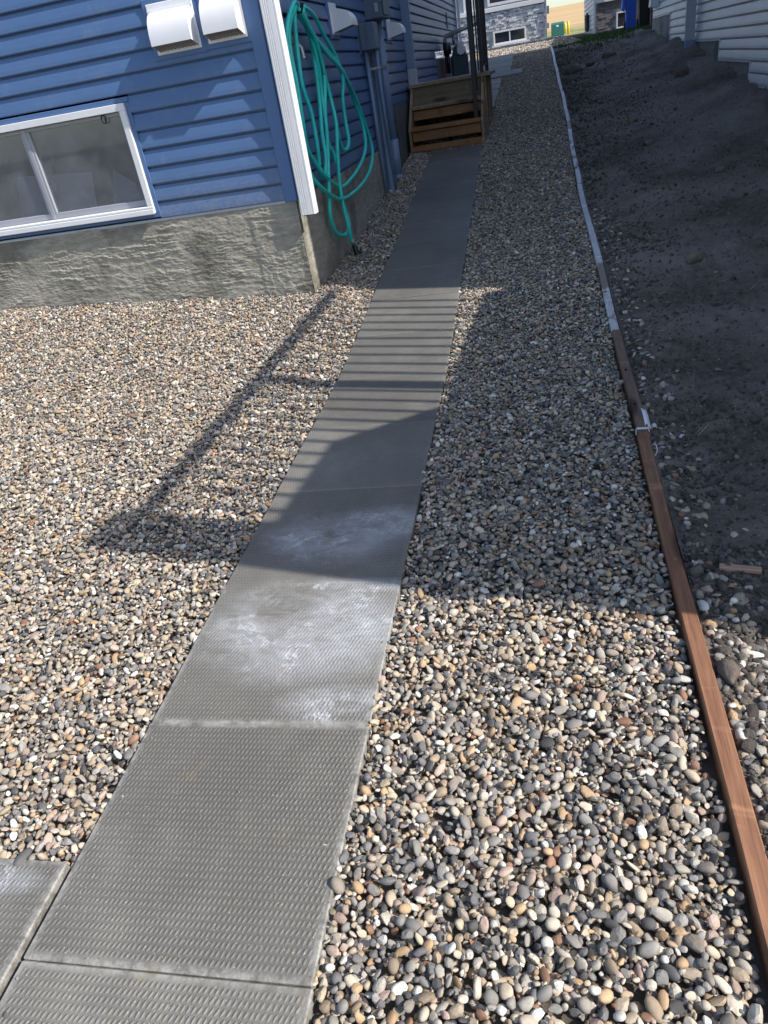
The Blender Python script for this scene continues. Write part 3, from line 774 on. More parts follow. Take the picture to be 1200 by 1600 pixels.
# vent hoods
def vent(x0, x1, z0, z1, dep, wall='front', plane=FY):
    """hood on the front wall; for the side wall x means y and depth runs towards +x"""
    def T(vs): 
        return [(v[0], plane - v[1], v[2]) for v in vs] if wall == 'front' else [(plane + v[1], v[0], v[2]) for v in vs]
    def mk(mb): mb.v = T(mb.v); return mb
    flip = wall != 'front'
    def fin(mb):
        mk(mb); mb.f = [tuple(reversed(f)) for f in mb.f] if not flip else mb.f; return mb
    m_ = MB(); m_.box((x0 - .03, .004, z0 - .03), (x1 + .03, .024, z1 + .03), .005); part(fin(m_), "mounting_block", M['blue_trim'], house)
    m_ = MB(); m_.box((x0, .0245, z0), (x1, .032, z1), .003); m_.box((x0 + .004, .032, z1 - .045), (x1 - .004, .040, z1 - .034))
    vh = part(fin(m_), "vent_hood", M['white'], house)
    a0, a1 = x0 + .022, x1 - .014; prof = []
    zt, zb, zw = z1 - .045, z0 + .044, z0 + .012
    for t in np.linspace(0, 1, 13):
        an = t * math.pi / 2
        prof.append((.032 + dep * math.sin(an) ** .92, zb + .012 + (zt - zb - .012) * math.cos(an) ** .85))
    prof += [(.032 + dep, zb)]
    n = len(prof); th = .004; vs = []
    for xx in (a0, a1):
        for (d, zz) in prof: vs.append((xx, d, zz))
    fs = [(i, i + 1, n + i + 1, n + i) for i in range(n - 1)]
    m_ = MB().add(vs, fs); hd = sub(fin(m_), "hood", M['white'], vh, True)
    m_ = MB()
    for xx in (a0, a1):
        m_.add([(xx, .032, zw)] + [(xx, d, zz) for (d, zz) in prof], [tuple([0] + list(range(n, 0, -1))) if xx == a0 else tuple([0] + list(range(1, n + 1)))])
    sub(fin(m_), "cheek", M['white'], vh)['kind'] = "stuff"
    m_ = MB()
    for j in range(11):
        xx = a0 + .006 + j * (a1 - a0 - .012) / 10.0
        m_.add([(xx - .003, .034, zw + .002), (xx + .003, .034, zw + .002), (xx + .003, .030 + dep, zb + .002), (xx - .003, .030 + dep, zb + .002)], [(0, 1, 2, 3)])
    for j in range(6):
        t = (j + .5) / 6; d_ = .034 + t * (dep - .004); z_ = zw + (zb - zw) * t + .004
        m_.add([(a0 + .003, d_ - .004, z_), (a1 - .003, d_ - .004, z_), (a1 - .003, d_ + .004, z_ + .003), (a0 + .003, d_ + .004, z_ + .003)], [(0, 1, 2, 3)])
    sub(fin(m_), "grille", M['grille'], vh)['kind'] = "stuff"
    m_ = MB(); m_.add([(a0 + .002, .033, zw + .022), (a1 - .002, .033, zw + .022), (a1 - .002, .030 + dep, zb + .012), (a0 + .002, .030 + dep, zb + .012)], [(0, 1, 2, 3)]); sub(fin(m_), "damper", M['grille'], vh)
vent(-2.345, -2.042, 1.735, 2.000, .105)
vent(-1.995, -1.735, 1.742, 2.015, .105)
vent(6.86, 7.10, 1.765, 1.985, .165, 'east', SX)
vent(9.42, 9.66, 1.752, 1.965, .165, 'east', SX)

# corner downspout with ribbed front
m_ = MB(); x0, x1, y0, y1 = -1.612, -1.510, 4.985, 5.055
pr = [(x0, y1), (x0, y0 + .008), (x0 + .008, y0)]
for xx in (x0 + .016, x0 + .029, x0 + .042, x0 + .078):
    pr += [(xx, y0), (xx + .002, y0 + .004), (xx + .004, y0 + .004), (xx + .006, y0)]
pr += [(x1 - .008, y0), (x1, y0 + .008), (x1, y1)]
m_.prism(pr, 'z', .700, 5.7); part(m_, "downspout", M['white'], house)
m_ = MB(); m_.box((x0 + .008, y0 + .012, .694), (x1 - .008, y1 - .008, .699)); part(m_, "downspout_mouth", M['dark'], house)  # solid black plate painted as the shade inside the pipe
m_ = MB(); m_.box((SX + .02, 10.55, 1.44), (SX + .125, 10.64, 5.7), .006); part(m_, "downspout", M['conduit'], house)['label'] = "blue-grey downspout behind the steps"
m_ = MB(); m_.box((SX + .016, 10.54, 1.20), (SX + .130, 10.65, 1.445), .008); m_.box((SX + .10, 10.55, 1.18), (SX + .22, 10.64, 1.28), .006); part(m_, "downspout_elbow", M['grey_trim'], house)
# electrical boxes and conduits on the side wall
m_ = MB(); m_.box((SX + .006, 8.36, 1.905), (SX + .185, 8.80, 2.75), .008); m_.box((SX + .19, 8.40, 1.93), (SX + .196, 8.76, 2.7), .002); mbx = part(m_, "meter_box", M['conduit_box'], house)
m_ = MB(); m_.tube([(SX + .186, 8.353, 2.05), (SX + .186, 8.340, 2.05)], .012, 10); m_.box((SX + .12, 8.354, 1.96), (SX + .15, 8.359, 2.03)); sub(m_, "latch", M['grey_metal'], mbx)
m_ = MB(); m_.box((SX + .004, 7.895, 1.62), (SX + .02, 8.16, 1.90), .003); m_.box((SX + .021, 7.92, 1.645), (SX + .165, 8.13, 1.865), .008); m_.box((SX + .09, 7.911, 1.65), (SX + .096, 7.9195, 1.86)); part(m_, "junction_box", M['conduit_box'], house)
m_ = MB(); m_.tube([(SX + .045, 8.0, 1.65), (SX + .05, 8.0, 1.0), (SX + .055, 8.02, .30)], .019, 10); part(m_, "conduit", M['conduit'], house, True)
m_ = MB(); m_.tube([(SX + .135, 8.06, 1.65), (SX + .13, 8.08, 1.3), (SX + .13, 8.15, .36)], .018, 10); part(m_, "conduit", M['conduit'], house, True)
m_ = MB(); m_.box((SX + .072, 8.12, .32), (SX + .118, 8.17, 1.64), .006); m_.box((SX + .028, 8.17, .32), (SX + .112, 8.21, 1.64), .005); part(m_, "conduit_cover", M['conduit'], house)
m_ = MB(); m_.tube([(SX + .065, 8.70, 1.91), (SX + .065, 8.71, .80)], .044, 14); m_.tube([(SX + .065, 8.71, .82), (SX + .065, 8.71, .42)], .054, 14); m_.tube([(SX + .065, 8.71, .47), (SX + .065, 8.71, .36)], .057, 14); part(m_, "conduit", M['conduit'], house, True)
m_ = MB(); m_.box((SX + .05, 8.04, 1.485), (SX + .16, 8.055, 1.505)); part(m_, "pipe_clamp", M['grey_metal'], house)
m_ = MB(); m_.box((SX + .018, 8.655, 1.485), (SX + .112, 8.665, 1.515)); part(m_, "pipe_clamp", M['grey_metal'], house)
# hose bib and hook
m_ = MB(); m_.tube([(SX, 5.66, 1.70), (SX + .05, 5.66, 1.70), (SX + .085, 5.66, 1.66), (SX + .09, 5.66, 1.60)], .013, 8); m_.box((SX + .005, 5.60, 1.60), (SX + .02, 5.72, 1.78), .003); m_.tube([(SX + .05, 5.61, 1.72), (SX + .05, 5.71, 1.72)], .008, 6); part(m_, "faucet", M['grey_metal'], house)
m_ = MB(); m_.tube([(SX, 5.66, 1.86), (SX + .06, 5.66, 1.86), (SX + .125, 5.67, 1.865), (SX + .14, 5.67, 1.91)], .012, 8); part(m_, "hose_hook", M['black_metal'], house)
# far end of the wall: two pale trims, an intake pipe
m_ = MB(); m_.box((SX - .02, 17.55, 1.5), (SX + .03, 17.66, 5.8), .004); part(m_, "corner_trim", M['grey_trim'], house)
m_ = MB(); m_.tube([(SX + .06, 17.72, 1.7), (SX + .06, 17.72, 5.6)], .03, 8); part(m_, "drain_pipe", M['white_dirty'], house)
m_ = MB(); m_.box((SX, 15.75, 2.0), (SX + .03, 15.86, 2.24), .004); part(m_, "outlet_cover", M['conduit_box'], house)

# ------------------------------------------------------------------ garden hose
hose = thing("garden_hose", (-1.6, 5.9, .3), "coiled teal garden hose hanging in long loops from the blue wall", "hose")
LOOPS = {
 'a': (-1.575, [(5.786,1.876),(5.897,1.799),(6.263,1.629),(6.576,1.52),(7.0,1.317),(7.293,1.078),(7.378,.851),(7.107,.704),(6.659,.627),(6.055,.631),(5.66,.718),(5.388,.831),(5.303,.917),(5.23,1.074),(5.229,1.295),(5.279,1.485),(5.332,1.67),(5.38,1.795),(5.542,1.896),(5.664,1.923),(5.786,1.876)]),
 'b': (-1.590, [(5.597,1.889),(5.991,1.737),(6.448,1.582),(6.72,1.468),(6.979,1.291),(7.146,1.089),(7.078,.911),(6.789,.787),(6.214,.712),(5.862,.763),(5.587,.862),(5.463,.959),(5.341,1.074),(5.284,1.229),(5.308,1.454),(5.362,1.632),(5.421,1.777),(5.597,1.889)]),
 'c': (-1.605, [(5.681,1.875),(5.611,1.885),(5.531,1.828),(5.522,1.681),(5.494,1.448),(5.533,1.265),(5.528,1.043),(5.54,.886),(5.62,.86),(5.685,.968),(5.735,1.138),(5.875,1.345),(5.884,1.598),(5.81,1.745),(5.681,1.875)]),
 'd': (-1.595, [(5.689,1.885),(5.848,1.735),(5.946,1.521),(5.959,1.341),(5.881,1.126),(5.639,.795),(5.581,.583),(5.698,.445),(5.866,.392),(6.027,.421),(6.08,.519),(5.983,.655),(5.985,.809),(5.961,.962),(5.903,1.064),(5.941,1.25),(6.046,1.519),(5.958,1.694),(5.703,1.885)]),
 'e': (-1.570, [(5.696,1.883),(5.966,1.705),(6.123,1.517),(6.184,1.353),(6.159,1.163),(6.067,.95),(6.038,.725),(6.017,.544),(6.008,.397),(6.056,.293)]),
 'f': (-1.585, [(5.802,1.897),(6.082,1.856),(6.342,1.731),(6.524,1.605),(6.609,1.446),(6.576,1.311),(6.56,1.146),(6.493,1.022),(6.42,.966),(6.362,.954),(6.26,1.005),(6.167,1.114),(6.19,1.24),(6.12,1.45),(5.95,1.68),(5.76,1.885)]),
}
m_ = MB()
for kx, (xx, L) in LOOPS.items():
    k2 = xx / -1.58
    pts = [(xx + .012 * math.sin(i * 1.7 + ord(kx)), 0 + a * k2, 1.4 + (b - 1.4) * k2) for i, (a, b) in enumerate(L)]
    m_.tube(spline(pts, 6), .0152, 10)
part(m_, "hose_coil", M['hose'], hose, True)
m_ = MB(); e = Vector((-1.562, 6.03, .290))
m_.tube([e + Vector((0, 0, .03)), e + Vector((.004, .003, -.015))], .0145, 10); part(m_, "hose_coupling", M['grey_metal'], hose, True)
m_ = MB()
m_.tube([e + Vector((.004, .003, -.015)), e + Vector((.014, .01, -.06)), e + Vector((.035, .01, -.115)), e + Vector((.045, -.005, -.15))], [.020, .022, .026, .032], 10)
m_.tube([e + Vector((.045, -.005, -.15)), e + Vector((.035, -.06, -.155)), e + Vector((.030, -.072, -.155))], [.034, .046, .043], 12)
m_.box(tuple(e + Vector((.045, .02, -.135))), tuple(e + Vector((.058, .032, -.045))), .003)
part(m_, "spray_nozzle", M['black_plastic'], hose, True)

# ------------------------------------------------------------------ wooden side steps with metal guard
st = thing("wooden_steps", (-1.15, 9.88, .55), "short brown wooden steps with a black metal guard against the blue wall", "steps")
XL, XR = -1.622, -.705
def bd(name, a, b, mat, bev=.004):
    m_ = MB(); m_.box(a, b, bev); return part(m_, name, mat, st)
bd("base_board", (XL + .03, 9.86, .555), (XR - .03, 9.90, .625), M['deck_red'])
bd("tread", (XL + .035, 9.84, .785), (XR - .035, 10.12, .824), M['deck_red'])
bd("riser", (XL + .04, 9.875, .672), (XR - .04, 9.912, .776), M['deck_red'])
bd("tread", (XL + .035, 10.095, 1.003), (XR - .035, 10.40, 1.042), M['deck'])
bd("riser", (XL + .04, 10.13, .888), (XR - .04, 10.167, .990), M['deck_red'])
bd("riser_panel", (XL + .02, 10.385, 1.02), (XR - .02, 10.405, 1.236), M['ply'])
for i in range(8):
    bd("deck_board", (XL - .02, 10.345 + i * .145, 1.238), (XR + .085, 10.345 + i * .145 + .139, 1.276), M['deck'])
def side_panel(x0, x1):
    m_ = MB(); m_.prism([(9.85, .53), (11.55, .66), (11.50, 1.234), (10.345, 1.234), (10.345, 1.20), (9.85, .80)], 'x', x0, x1); return part(m_, "side_panel", M['deck_v'], st)
side_panel(XL, XL + .032); side_panel(XR - .032, XR)
bd("back_panel", (XL + .033, 11.46, .62), (XR - .033, 11.49, 1.236), M['deck_v'])  # hidden panel added so the gaps between treads stay dark
for yy in (10.36, 10.9, 11.4): bd("batten", (XR + .001, yy, .72), (XR + .022, yy + .09, 1.232), M['deck_v'])
bd("corner_post", (XR - .034, 10.32, .62), (XR + .004, 10.344, 1.232), M['deck_v'])
bd("stringer", (-1.19, 9.95, .52), (-1.15, 10.36, .785), M['dark'])  # stringer coloured near-black like the shade under the treads
def mp(name, pts, w):
    m_ = MB()
    for a, b in zip(pts[:-1], pts[1:]):
        a = Vector(a); b = Vector(b); t = (b - a).normalized(); s_ = t.cross(Vector((0, 1, 0)) if abs(t.y) < .9 else Vector((1, 0, 0))).normalized(); u_ = s_.cross(t)
        vs = [q + s_ * i + u_ * j for q in (a, b) for (i, j) in ((-w, -w), (w, -w), (w, w), (-w, w))]
        m_.add(vs, [(3,2,1,0),(4,5,6,7),(0,1,5,4),(1,2,6,5),(2,3,7,6),(3,0,4,7)])
    return part(m_, name, M['black_metal'], st)
mp("railing_post", [(-.800, 10.03, .824), (-.803, 10.05, 2.32)], .024)
mp("railing_post", [(-.738, 10.62, 1.276), (-.745, 10.64, 2.42)], .022)
mp("railing_post", [(-.720, 11.35, 1.276), (-.722, 11.36, 2.42)], .022)
mp("baluster", [(-.782, 10.25, 1.10), (-.784, 10.26, 2.30)], .009)
mp("baluster", [(-.764, 10.44, 1.30), (-.768, 10.45, 2.34)], .009)
for yy in (10.80, 10.98, 11.16): mp("baluster", [(-.730, yy, 1.36), (-.732, yy + .01, 2.40)], .009)
mp("top_rail", [(-.803, 10.03, 2.32), (-.745, 10.64, 2.42), (-.722, 11.38, 2.42)], .024)
mp("bottom_rail", [(-.738, 10.62, 1.36), (-.720, 11.35, 1.36)], .014)
m_ = MB(); m_.box((-.77, 10.585, 1.276), (-.705, 10.655, 1.284)); part(m_, "base_plate", M['black_metal'], st)
m_ = MB(); m_.box((-.835, 9.995, .824), (-.765, 10.065, .832)); part(m_, "base_plate", M['black_metal'], st)

# ------------------------------------------------------------------ gas meter
gm = thing("gas_meter", (-1.42, 14.4, 1.1), "dark teal gas meter with pale pipes beside the blue house wall", "gas meter")
m_ = MB(); m_.box((-1.52, 14.55, 1.16), (-1.24, 14.80, 1.56), .03); m_.prism([(-1.50, 1.545), (-1.26, 1.545), (-1.29, 1.66), (-1.38, 1.72), (-1.47, 1.66)], 'y', 14.56, 14.79); part(m_, "meter_body", M['teal_meter'], gm)
m_ = MB(); m_.tube([(-1.33, 14.53, 1.61), (-1.33, 14.50, 1.61)], .07, 14); m_.box((-1.40, 14.51, 1.60), (-1.28, 14.55, 1.74), .02); part(m_, "dial_cap", M['white_dirty'], gm)
m_ = MB(); m_.tube([(-1.60, 14.6, 1.30), (-1.60, 14.6, 1.78), (-1.58, 14.6, 1.84), (-1.30, 14.6, 1.90), (-1.05, 14.62, 1.94)], .032, 10); m_.tube([(-1.46, 14.66, 1.70), (-1.46, 14.66, 1.88)], .024, 8); part(m_, "gas_pipe", M['grey_metal'], gm, True)
m_ = MB(); m_.tube([(-1.62, 14.5, 1.66), (-1.50, 14.5, 1.66)], [.10, .085], 14); m_.tube([(-1.56, 14.5, 1.30), (-1.56, 14.5, 1.62)], .03, 8); part(m_, "regulator", M['black_plastic'], gm, True)
m_ = MB(); m_.tube([(-1.585, 14.0, 1.02), (-1.585, 14.0, 1.45)], .010, 8); sub(m_, "red_riser", M['red'], gm)

# ------------------------------------------------------------------ timber edging
ED = [(-.6, 2.79, 'cedar', "dark red-brown edging board in the foreground, nearest the camera"),
      (2.755, 3.99, 'cedar_old', "greyish brown edging board wrapped by a white strap at its near end"),
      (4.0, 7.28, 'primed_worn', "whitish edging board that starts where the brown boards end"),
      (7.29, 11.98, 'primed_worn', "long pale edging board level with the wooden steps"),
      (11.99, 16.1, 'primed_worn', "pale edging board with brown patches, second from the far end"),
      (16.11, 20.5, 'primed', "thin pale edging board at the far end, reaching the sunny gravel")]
for i, (a, b, mt, lab) in enumerate(ED):
    n = max(4, int((b - a) / .3)); vs = []; fs = []
    yy = np.linspace(a, b, n + 1); up_ = .010 if i != 1 else .024
    ym = (a + b) / 2; zm = float(g(ym))
    for t in yy:
        xl = float(np.interp(t, [a, b], [edge_x(a), edge_x(b)])) + .004 * math.sin(t * 2.3 + i) ; z = float(g(t)) + up_ + .012 + (.006 * math.sin(t * 1.3))
        w = .043
        e = .003
        for (dx, dz) in ((0, -.09), (0, -e), (e, 0), (w - e, 0), (w, -e), (w, -.09)): vs.append((xl + dx, t - ym, z + dz - zm))
    for j in range(n):
        for q in range(5): fs.append((j*6+q, j*6+q+1, (j+1)*6+q+1, (j+1)*6+q))
    fs = [tuple(reversed(f)) for f in fs]
    fs += [(0, 1, 2, 3, 4, 5), tuple(n*6+q for q in (5, 4, 3, 2, 1, 0))]
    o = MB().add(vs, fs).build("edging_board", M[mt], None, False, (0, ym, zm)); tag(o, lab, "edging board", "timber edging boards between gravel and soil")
    if i in (1, 2, 3):
        for yk in ([3.05, 3.45] if i == 1 else [a + .6, a + 1.5, b - .5]):
            mm = MB(); xl = float(np.interp(yk, [a, b], [edge_x(a), edge_x(b)])); zz = float(g(yk)) + up_ + .012
            mm.tube([(xl + .018, yk, zz - .004), (xl + .018, yk, zz + .003)], .006, 8); q = mm.build("screw_head", M['black_metal'], o); q.data.transform(Matrix.Translation((0, -ym, -zm)))
# strap round the joint, paper tag, offcut, stake
m_ = MB(); xl = .3185; z = .047 - .0
ring = [(xl + .000, 2.772, z - .025), (xl + .000, 2.772, z + .0005), (xl + .050, 2.772, z + .0005), (xl + .050, 2.772, z - .025)]
for a, b in zip(ring[:-1], ring[1:]):
    x0_, x1_ = min(a[0], b[0]) - .0012, max(a[0], b[0]) + .0012; z0_, z1_ = min(a[2], b[2]) - .0012, max(a[2], b[2]) + .0012
    m_.box((x0_, 2.767, z0_), (x1_, 2.779, z1_))
o = m_.build("plastic_strap", M['strap']); tag(o, "white plastic strap wrapped round the brown edging board joint", "strap"); o['kind'] = "thing"
m_ = MB(); m_.tube(spline([(.368, 2.70, .0), (.377, 2.69, .018), (.384, 2.665, .02), (.383, 2.64, .008), (.372, 2.625, -.005)], 5), .002, 6)
tag(m_.build("strap_end", M['strap']), "loose curled white strap end on the soil beside the board", "strap")
zt = float(bank(.38, 2.9))
m_ = MB(); n = 6; vs = []
for i in range(n + 1):
    t = i / n; yy = 2.965 - .15 * t; cx = .357 + .004 * t
    zz = .040 - .014 * t + .004 * math.sin(t * 5)
    vs += [(cx, yy, zz + .010), (cx + .022, yy, zz)]
m_.add(vs, [(2*i, 2*i+2, 2*i+3, 2*i+1) for i in range(n)]); o = m_.build("paper_tag", M['paper'], None, True)
sd = o.modifiers.new("thickness", 'SOLIDIFY'); sd.thickness = .0012
tag(o, "small white paper tag tucked against the edging board", "tag")
zs = float(bank(.515, 1.86)) + .006
o = MB().box((-.056, -.010, -.007), (.056, .010, .007), .0015).build("wood_scrap", M['scrap'], None, False, (.516, 1.858, zs + .004), (0.06, -.01, -.21))
tag(o, "flat offcut of fresh reddish wood lying on the dark soil", "wood scrap")
ym = 14.3; zz = float(bank(1.22, ym))
m_ = MB(); m_.prism([(-.012, -.06), (.012, -.06), (.012, .14), (.004, .15), (-.012, .14)], 'y', -.010, .010)
o = m_.build("survey_stake", M['scrap'], None, False, (1.235, ym, zz), (0, -.22, 0)); tag(o, "little pale survey stake leaning in the soil below the grass", "stake")

# ------------------------------------------------------------------ single rocks on the soil
def single_rock(loc, size, mat, seed, label, rz=0, name="rock", group=None):
    v, f = ICO3; v = v.copy(); r = np.random.default_rng(seed)
    ph = r.uniform(0, 6.28, (6, 3)); fr = r.uniform(.9, 3.2, (6, 3))
    d = sum(np.sin(v @ fr[i] + ph[i, 0]) / (1 + i * .4) for i in range(6)) / 4; v = v * (1 + .16 * d[:, None])
    for i in range(9):
        n_ = r.normal(size=3); n_ /= np.linalg.norm(n_); e_ = v @ n_ - r.uniform(.6, .88); v = v - np.outer(np.clip(e_, 0, None) * .92, n_)
    v = v + r.normal(size=v.shape) * (.03 if name == 'soil_lump' else .012)
    v = v * np.array(size)
    me = bpy.data.meshes.new(name); me.from_pydata(v.tolist(), [], f); me.update()
    x, y = loc; z = float(bank(x, y))
    return tag(link(name, me, mat, None, True, (x, y, z + size[2] * .35), (0, 0, rz)), label, "rock", group)
single_rock((.885, 4.92), (.072, .05, .045), M['rock_tan'], 1, "tan wedge-shaped rock alone on the open soil", .3)
single_rock((1.36, 6.75), (.06, .04, .03), M['rock_grey'], 2, "small flat grey rock on the soil slope above the tan wedge rock", .8)
single_rock((.49, 14.6), (.17, .12, .10), M['rock_soil'], 3, "biggest dark soil lump at the far end beside the edging", .2, "soil_lump")
single_rock((.80, 15.0), (.11, .08, .05), M['rock_soil'], 4, "dark soil lump right of the biggest far lump", .9, "soil_lump")
single_rock((1.15, 15.6), (.16, .08, .05), M['rock_soil'], 5, "long low soil lump on the far slope below the grass", .1, "soil_lump")
single_rock((1.72, 11.25), (.10, .10, .085), M['rock_soil'], 6, "round dark clod at the foot of the grey house wall", .4, "soil_lump")
single_rock((1.0, 8.25), (.075, .05, .035), M['rock_grey'], 12, "grey rock halfway up the soil slope, above the flat grey rock", 1.0)
single_rock((.46, 1.14), (.032, .027, .020), M['rock_soil'], 7, "brown earthy rock beside the foreground board, uppermost of its row", .4)
single_rock((.430, 1.03), (.040, .028, .022), M['rock_grey'], 8, "flat brownish rock beside the foreground board near the frame edge", .5)
single_rock((.398, 1.425), (.028, .045, .030), M['rock_soil'], 9, "crumbly earth lump touching the edging where the sun begins", .0, "soil_lump")
single_rock((.388, 1.70), (.015, .026, .014), M['rock_white'], 10, "oval white stone touching the brown edging board in the shade", .2)
single_rock((.392, 1.235), (.016, .024, .013), M['rock_white'], 11, "oval white stone beside the sunny part of the brown board", .1)
single_rock((.372, 3.03), (.022, .032, .016), M['rock_tan'], 13, "greenish tan stone beside the edging just above the paper tag", .1)

# ------------------------------------------------------------------ grey house on the right, with the front porch whose railing shades the path
gh = thing("grey_house", (2.2, 9.0, .5), "pale grey lap-sided house whose wall steps down the soil bank", "house")
GX = 2.2; GC, GZ = .1085, .743
def gstart(z):
    return 4.59 if z < .95 else (4.59)
for i in range(20):
    z0 = GZ + GC * i
    far = 9.75 if i < 2 else (11.45 if i < 4 else (15.8 if i < 8 else 18.2))
    m_ = MB(); cut = 6.2 + (i * 2.9) % 4.1
    if cut < far - .8:
        siding_mesh(m_, 'west', GX, z0, GC, 4.40, cut); siding_mesh(m_, 'west', GX, z0, GC, cut - .02, min(far, cut + 3.66), .002)
        if cut + 3.66 < far: siding_mesh(m_, 'west', GX, z0, GC, cut + 3.64, far)
    else: siding_mesh(m_, 'west', GX, z0, GC, 4.40, far)
    part(m_, "siding_board", M['lav'], gh)
m_ = MB()
for i in range(20, 54): siding_mesh(m_, 'west', GX, GZ + GC * i, GC, 4.40, 18.2)
part(m_, "upper_siding", M['lav'], gh)['kind'] = "stuff"
m_ = MB()
for (a, b, zb) in ((4.38, 9.75, GZ), (9.75, 11.45, GZ + 2 * GC), (11.45, 15.8, GZ + 4 * GC), (15.8, 18.2, GZ + 8 * GC)):
    m_.box((GX - .018, a, zb - .018), (GX + .01, b + .012, zb - .001))
    if b < 18: m_.box((GX - .020, b, zb - .018), (GX + .006, b + .014, zb + {9.75: 2, 11.45: 2, 15.8: 4}[b] * GC - .02))
part(m_, "starter_strip", M['white_dirty'], gh)
m_ = MB(); m_.box((GX - .006, 4.38, -.2), (GX + .15, 9.75, .73)); m_.box((GX - .006, 9.751, .2), (GX + .15, 11.45, .942)); m_.box((GX - .006, 11.451, .3), (GX + .15, 15.8, 1.158)); m_.box((GX - .006, 15.801, .6), (GX + .15, 18.18, 1.592))
part(m_, "foundation", M['found'], gh)
m_ = MB(); m_.box((GX + .02, 4.37, .2), (9.0, 18.15, 6.55)); part(m_, "wall", M['lav'], gh)
m_ = MB(); m_.prism([(1.85, 6.5), (9.4, 6.5), (5.6, 8.6)], 'y', 4.3, 18.5); part(m_, "roof", M['roof'], gh)
m_ = MB(); m_.box((GX - .165, 13.15, 1.19), (GX - .035, 13.24, 6.4), .006); part(m_, "downspout", M['grey_trim'], gh)
m_ = MB(); m_.box((GX - .160, 13.145, 1.07), (GX - .030, 13.245, 1.188), .004); part(m_, "downspout_shoe", M['conduit'], gh)
m_ = MB(); m_.box((GX - .03, 17.3, 1.72), (GX - .014, 17.7, 2.1), .003); m_.prism([(GX - .014, 1.74), (GX - .17, 1.78), (GX - .15, 1.95), (GX - .014, 2.05)], 'y', 17.35, 17.65); part(m_, "vent_hood", M['white_dirty'], gh)
m_ = MB(); m_.box((GX - .012, 18.19, 1.3), (GX + .1, 18.26, 6.4), .004); part(m_, "corner_trim", M['grey_trim'], gh)
# porch
PX_ = 1.75
m_ = MB(); m_.box((PX_, 1.31, 1.80), (4.6, 4.369, 1.925), .004); part(m_, "porch_floor", M['deck'], gh)
m_ = MB(); m_.box((PX_ + .03, 1.335, -.1), (4.57, 4.369, 1.799)); part(m_, "porch_skirting", M['grey_trim'], gh)
m_ = MB(); m_.box((PX_ + .002, 4.370, -.1), (GX - .022, 4.52, 1.922), .004); part(m_, "porch_return", M['grey_trim'], gh)  # unseen block added to stop a sliver of sun beside the wall
m_ = MB(); m_.box((PX_ + .005, 1.312, 1.926), (PX_ + .22, 1.56, 3.20), .004); part(m_, "newel_post", M['white'], gh)
m_ = MB(); m_.box((PX_ + .03, 2.93, 1.926), (PX_ + .12, 3.02, 3.08), .004); part(m_, "newel_post", M['white'], gh)
m_ = MB(); m_.box((PX_ + .035, 1.561, 3.085), (PX_ + .105, 4.369, 3.135), .006); part(m_, "porch_rail", M['white'], gh)
m_ = MB(); m_.box((PX_ + .03, 1.561, 1.99), (PX_ + .10, 2.93, 2.05), .004); m_.box((PX_ + .03, 3.02, 1.99), (PX_ + .10, 4.369, 2.05), .004); part(m_, "porch_rail", M['white'], gh)
bme = None
yy = 1.66
while yy < 4.33:
    if not (2.89 < yy < 3.03):
        m_ = MB(); m_.box((PX_ + .054, yy, 2.052), (PX_ + .078, yy + .024, 3.084)); part(m_, "porch_baluster", M['white'], gh)
    yy += .122
m_ = MB(); m_.prism([(1.562, 2.052), (2.78, 2.052), (2.70, 2.12), (2.27, 2.53), (1.562, 2.58)], 'x', PX_ + .082, PX_ + .10); part(m_, "porch_panel", M['deck'], gh)  # unseen panel added, shaped for the wedge of shade on the path

# ------------------------------------------------------------------ far stone-faced house
BY = 40.0
sh = thing("stone_house", (-1.3, BY, 1.8), "far house faced in pale grey ledgestone with a small basement window", "house")
k = NT("ledgestone"); oi = k.pos()
cell = k.vor(k.map(oi, (6.5, 6.5, 13)), 1.0, 'F1', "Color"); cs = k.sep(cell)
c = k.ramp(cs[0], [(0.0, (.26, .26, .30)), (.10, (.45, .46, .51)), (.30, (.62, .63, .68)), (.60, (.76, .77, .80)), (.88, (.50, .50, .54))], 'CONSTANT')
M['ledge'] = k.out(c, .85, k.bump(k.noise(oi, 30, 4, .7), .6, .02), Specular_IOR_Level=.2)
m_ = MB(); z = 1.55; r = np.random.default_rng(5)
wx0, wx1, wz0, wz1 = -2.10, -.72, 1.955, 2.40
while z < 3.18:
    hh = r.uniform(.07, .13); x = -5.5 + r.uniform(0, .2)
    while x < .24:
        w = r.uniform(.16, .5); x2 = min(x + w, .247)
        if not (x2 > wx0 - .08 and x < wx1 + .08 and z + hh > wz0 - .06 and z < wz1 + .06):
            dd = r.uniform(.02, .085); m_.box((x + .006, BY - dd, z + .006), (x2 - .006, BY + .02, min(z + hh, 3.19) - .004))
        x = x2
    z += hh
o = part(m_, "stone_veneer", M['ledge'], sh); o['kind'] = "stuff"
m_ = MB(); m_.box((-5.5, BY + .01, 1.3), (.22, BY + 9, 6.5)); part(m_, "wall", M['grey_trim'], sh)
m_ = MB(); m_.box((-5.6, BY - .12, 3.19), (.26, BY + .02, 3.36), .01); part(m_, "band_course", M['white'], sh)
m_ = MB(); frame_ring(m_, wx0 - .05, wx1 + .05, wz0 - .05, wz1 + .04, .07, BY - .10, BY + .05); m_.box((-1.43, BY - .09, wz0 + .021), (-1.38, BY + .04, wz1 - .031)); m_.box((wx0 - .12, BY - .16, wz0 - .12), (wx1 + .2, BY - .10, wz0 - .052)); w_ = part(m_, "window", M['white'], sh)
m_ = MB(); m_.box((wx0 + .021, BY - .05, wz0 + .021), (-1.431, BY - .04, wz1 - .031)); sub(m_, "pane", M['dark_glass'], w_)
